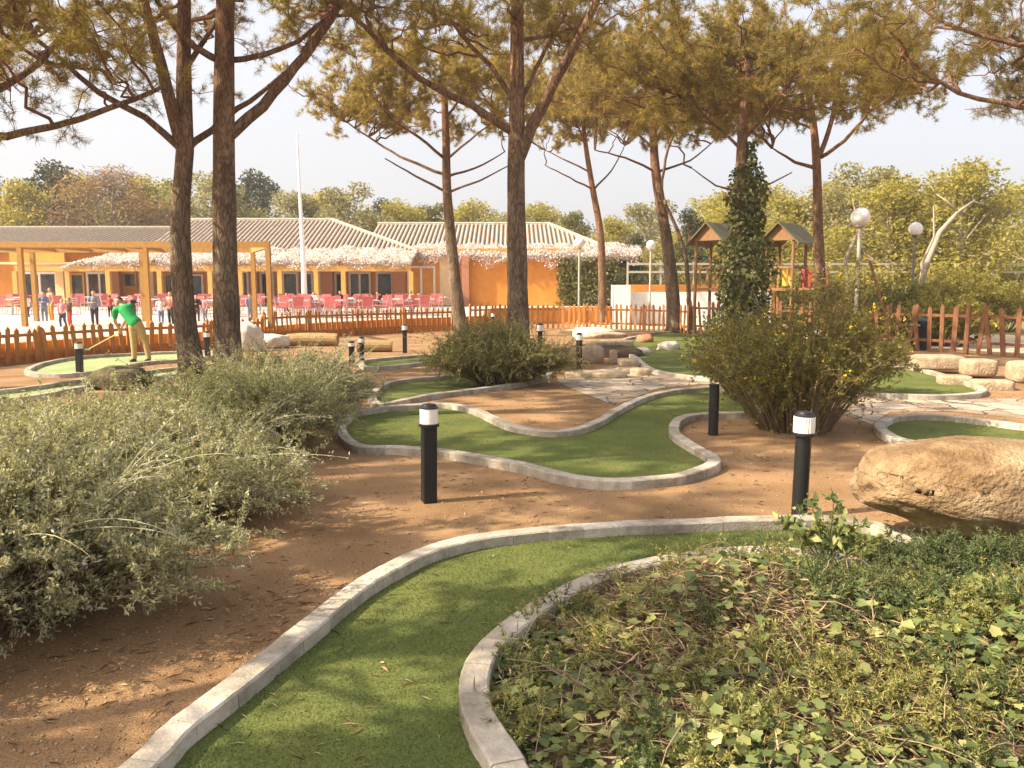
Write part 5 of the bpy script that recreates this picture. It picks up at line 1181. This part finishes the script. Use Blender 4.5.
# ================================================================== BACKGROUND TREES
def make_tree(kind, seed, H, R, leafm, nblob, nleaf, lsize, trunk_h=.25, bark='bark_pale', shape='round', bare=False):
    r = np.random.default_rng(seed)
    t = thing(kind, (0, 0, 0), 'x', 'tree', None)
    m = MB(); m.tube([(0, 0, 0), (r.normal() * .1, r.normal() * .1, H * .3), (r.normal() * .25, r.normal() * .2, H * .6), (0, 0, H * .9)], [H * .022, H * .018, H * .011, H * .003], 8)
    bl = []
    for k in range(nblob):
        u = (k + .5) / nblob; z = H * (trunk_h + (1 - trunk_h) * u); prof = {'round': math.sin(math.pi * min(1, .18 + .78 * u)) ** .7, 'cone': 1.05 - u, 'tall': .55 + .45 * math.sin(math.pi * u)}[shape]
        a = r.uniform(0, 6.28); rad = R * prof * r.uniform(.25, .85); c = np.array([math.cos(a) * rad, math.sin(a) * rad, z]); bl.append((c, R * r.uniform(.28, .48) * (.6 + .4 * prof)))
        st = Vector((0, 0, max(H * .18, z * .62))); m.tube([st, (st + Vector(c)) / 2 + Vector((0, 0, .1 * H * r.uniform(-.3, .6))), Vector(c)], [H * .008, H * .005, H * .002], 5, cap=False)
    m.build('trunk', M[bark], t)
    per = nleaf // nblob; P_ = []
    for c, rb in bl:
        d = rdir(per, 0, r); q = r.power(2.2, per)[:, None]; P_.append(c + d * q * rb * np.array([1.15, 1.15, .85]))
    pos = np.concatenate(P_); n = len(pos); s = r.uniform(.6, 1.4, n)
    V, Fc = cards(pos, rdir(n, -.1, r), rdir(n, .7, r), lsize * s, lsize * (.10 if bare else .6) * s, T_LEAF); tri_mesh('crown', V, Fc, leafm, t)
    return t
protos = {
 'yellow': make_tree('broadleaf_tree', 1, 9, 3.4, M['t_yellow'], 26, 9500, .22),
 'green': make_tree('broadleaf_tree', 2, 9, 3.2, M['t_green'], 26, 9500, .22),
 'dark': make_tree('evergreen_tree', 3, 9, 2.6, M['t_dark'], 24, 8500, .21, .12, 'bark', 'tall'),
 'pink': make_tree('budding_tree', 4, 9, 3.6, M['t_pink'], 26, 9000, .38, .2, 'bark_pale', 'round', True),
 'pale': make_tree('feathery_tree', 5, 9, 3.0, M['t_pale'], 26, 9000, .22, .15, 'bark_pale', 'tall')}
used = set()
look = {'yellow': 'yellow green spring leaved tree', 'green': 'mid green leafy tree', 'dark': 'dark evergreen tree', 'pink': 'salmon brown budding tree', 'pale': 'pale feathery tree', 'cone': 'narrow dark cypress'}
# px centre, top py, distance, kind, width factor, where
TR = [(40, 168, 68, 'dark', 1.1, 'at the far left behind the grey roof'), (70, 182, 74, 'yellow', 1.2, 'left of the salmon tree behind the restaurant'), (108, 176, 66, 'pink', 1.5, 'behind the restaurant, widest crown at left'), (150, 184, 72, 'yellow', 1.1, 'behind the roof just left of the forked pine'),
      (20, 188, 62, 'yellow', 1.0, 'lowest at the left frame edge behind the roof'), (-25, 175, 70, 'green', 1.2, 'outside the left frame edge behind the roof'), (172, 186, 80, 'green', 1.0, 'seen behind the forked pine trunk'), (205, 178, 70, 'pale', 1.1, 'between the two left pine trunks'), (245, 176, 78, 'dark', 1.0, 'just right of the thick left pine, above the roof'),
      (264, 186, 82, 'dark', .9, 'second dark crown right of the thick left pine'), (285, 196, 74, 'pale', 1.3, 'above the ribbed roof left of the flagpole'), (322, 196, 76, 'yellow', 1.3, 'above the ribbed roof right of the flagpole'), (348, 190, 70, 'pale', 1.0, 'above the roof hip between flagpole and slim pine'), (375, 204, 84, 'dark', 1.0, 'above the valley between the two roofs'),
      (402, 206, 72, 'yellow', 1.2, 'above the right roof left of the slim pine'), (430, 208, 76, 'green', 1.1, 'right behind the slim pine trunk'), (468, 206, 74, 'yellow', 1.2, 'above the right roof between slim and central pines'), (497, 214, 82, 'pale', 1.0, 'just left of the central trunk above the roof'), (540, 208, 78, 'yellow', 1.2, 'above the right roof just right of the central trunk'),
      (572, 216, 74, 'green', 1.0, 'above the right roof end'), (560, 228, 66, 'yellow', .9, 'low over the right roof corner'), (616, 222, 60, 'yellow', 1.0, 'right of the slender reddish pine'), (632, 238, 52, 'dark', .8, 'low dark crown behind the white wall block'), (650, 206, 88, 'pale', 1.3, 'behind the leaning pine'), (690, 214, 58, 'dark', .9, 'between the leaning pine and the left play tower'),
      (722, 196, 70, 'yellow', 1.4, 'behind the left play tower'), (757, 186, 64, 'yellow', 1.3, 'behind the ivy clad trunk'), (795, 200, 60, 'yellow', 1.3, 'behind the red panelled play tower'), (836, 186, 58, 'yellow', 1.2, 'right of the right pine trunk'), (862, 170, 54, 'pale', 1.0, 'above the largest globe lamp'), (893, 184, 48, 'yellow', 1.4, 'between the two right globe lamps'),
      (930, 192, 60, 'yellow', 1.2, 'right of the thin dark lamp post'), (965, 168, 46, 'yellow', 1.1, 'highest crown at the right frame edge'), (1000, 196, 56, 'pale', 1.2, 'at the right frame edge behind the leaning white trunk'), (1040, 180, 50, 'yellow', 1.2, 'outside the right frame edge'), (975, 216, 70, 'dark', 1.0, 'low dark crown behind the leaning white trunk')]
rt = random.Random(9)
def put_tree(kind, px, py, Y_, wf, label, zoff=0):
    o = protos[kind] if kind not in used else copy_tree(protos[kind]); used.add(kind)
    top_ = P(px, py, Y_); h = top_.z - zoff; s = h / 9
    o.location = (top_.x, Y_, zoff); o.scale = (s * wf, s * wf, s); o.rotation_euler = (0, 0, rt.uniform(0, 6.28)); tag(o, label, 'tree', 'trees behind the restaurant and playground')
for px, py, Y_, k, wf, where in TR: put_tree(k, px, py, Y_, wf, look[k] + ' ' + where)
# background bushes at the right beyond the fence and low infill
BU = [(878, 284, 30, 1.4, 'dark leafy bush behind the right fence, left of the yellow bushes', 't_green'), (906, 286, 27, 1.5, 'mid green bush behind the right picket fence', 't_green'), (935, 270, 33, 1.9, 'yellow green bush under the thin dark lamp', 't_yellow'), (965, 266, 33, 2.0, 'bright yellow bush at the right below the leaning white trunk', 't_yellow'),
      (1000, 270, 33, 2.0, 'yellow green bush at the right frame edge', 't_yellow'), (850, 280, 33, 1.6, 'small green bush at the foot of the largest globe lamp', 't_green'), (945, 288, 24.5, 1.5, 'low light green bush just behind the right fence', 't_yellow'), (640, 262, 50, 2.2, 'dark shrub left of the pale post lamp', 't_dark'), (690, 262, 52, 2.4, 'green shrub behind the leaning pine', 't_green'),
      (735, 262, 50, 2.4, 'yellow green shrub behind the left play tower', 't_yellow'), (775, 258, 46, 2.6, 'bright yellow shrub behind the red panelled tower', 't_yellow'), (830, 264, 45, 2.4, 'yellow green shrub right of the right pine', 't_yellow')]
for i, (px, py, Y_, R_, lab, lm) in enumerate(BU):
    top_ = P(px, py, Y_); shrub('bush', (top_.x, Y_, 0), R_, top_.z * 1.02, lab, M[lm], M['stem'], 130, 26, .095, .06, 200 + i, .3, .35, twigs=3, start=.1, dome=.55, group='bushes beyond the fence')
# leaning white trunk
b0 = Vector((P(925, 270, 36).x, 36, 0)); t = thing('leaning_tree', b0, 'bare leaning white trunk with forked tips at the right', 'tree')
m = MB(); q = [Vector((P(x, y, 36).x - b0.x, 0, P(x, y, 36).z)) for x, y in ((925, 268), (940, 232), (958, 212), (975, 200))]; m.tube([Vector((-.5, 0, 0))] + q, [.16, .14, .11, .08, .03], 10)
m.tube([q[2], q[2] + Vector((-.5, .1, .5)), q[2] + Vector((-.9, .2, .8))], [.07, .05, .02], 6); m.tube([q[2], q[2] + Vector((.7, .1, .45)), q[2] + Vector((1.3, .2, .35))], [.08, .05, .02], 6); m.build('trunk', M['bark_pale'], t, smooth=True)
for i, (px, lab) in enumerate(((846, 'thin pale crooked sapling trunk left of the largest globe lamp'), (922, 'thin pale sapling trunk behind the thin dark lamp'))):
    b0 = Vector((P(px, 300, 30 + 4 * i).x, 30 + 4 * i, 0)); t = thing('sapling', b0, lab, 'tree'); m = MB(); m.tube([(0, 0, 0), (.1, 0, 1.6), (-.1, 0, 2.8), (.35, 0, 3.9), (.3, .1, 5.2)], [.09, .08, .07, .05, .02], 8); m.build('trunk', M['bark_pale'], t, smooth=True)
# far wood on the hill (reads as one mass)
r = np.random.default_rng(91); nc = 520; cx = r.uniform(-230, 250, nc); cy = r.uniform(122, 190, nc); hv = np.array([hf(x) for x in cx]); vv = np.clip((cy - 118) / 142, 0, 1); cz = -.3 + hv * np.sin(vv * math.pi * .5) ** 1.3
per = 90; cc = np.repeat(np.stack([cx, cy, cz + 2.6], 1), per, 0); pos = cc + rdir(nc * per, 0, r) * (r.power(2, nc * per)[:, None]) * np.array([3.6, 3.6, 3.4])
V, Fc = cards(pos, rdir(len(pos), 0, r), rdir(len(pos), .7, r), r.uniform(.6, 1.2, len(pos)), .6, T_LEAF)
tag(tri_mesh('distant_wood', V, Fc, M['t_pale']), 'pale far off wood covering the hills on the horizon', 'wood', kind='stuff')

# haze: one closed box of air round the whole scene
HZ = 0.0010
m = MB(); m.box((0, 190, 10), (850, 470, 22)); hb_ = MB()
hm = bpy.data.materials.new('haze air'); hm.use_nodes = True; hn = hm.node_tree; hn.nodes.remove(hn.nodes['Principled BSDF'])
pv = hn.nodes.new('ShaderNodeVolumePrincipled'); pv.inputs['Color'].default_value = (.95, .93, .90, 1); pv.inputs['Density'].default_value = HZ; pv.inputs['Anisotropy'].default_value = .3
hn.links.new(pv.outputs['Volume'], hn.nodes['Material Output'].inputs['Volume'])
if HZ > 0: tag(m.build('haze', hm), kind='stuff')
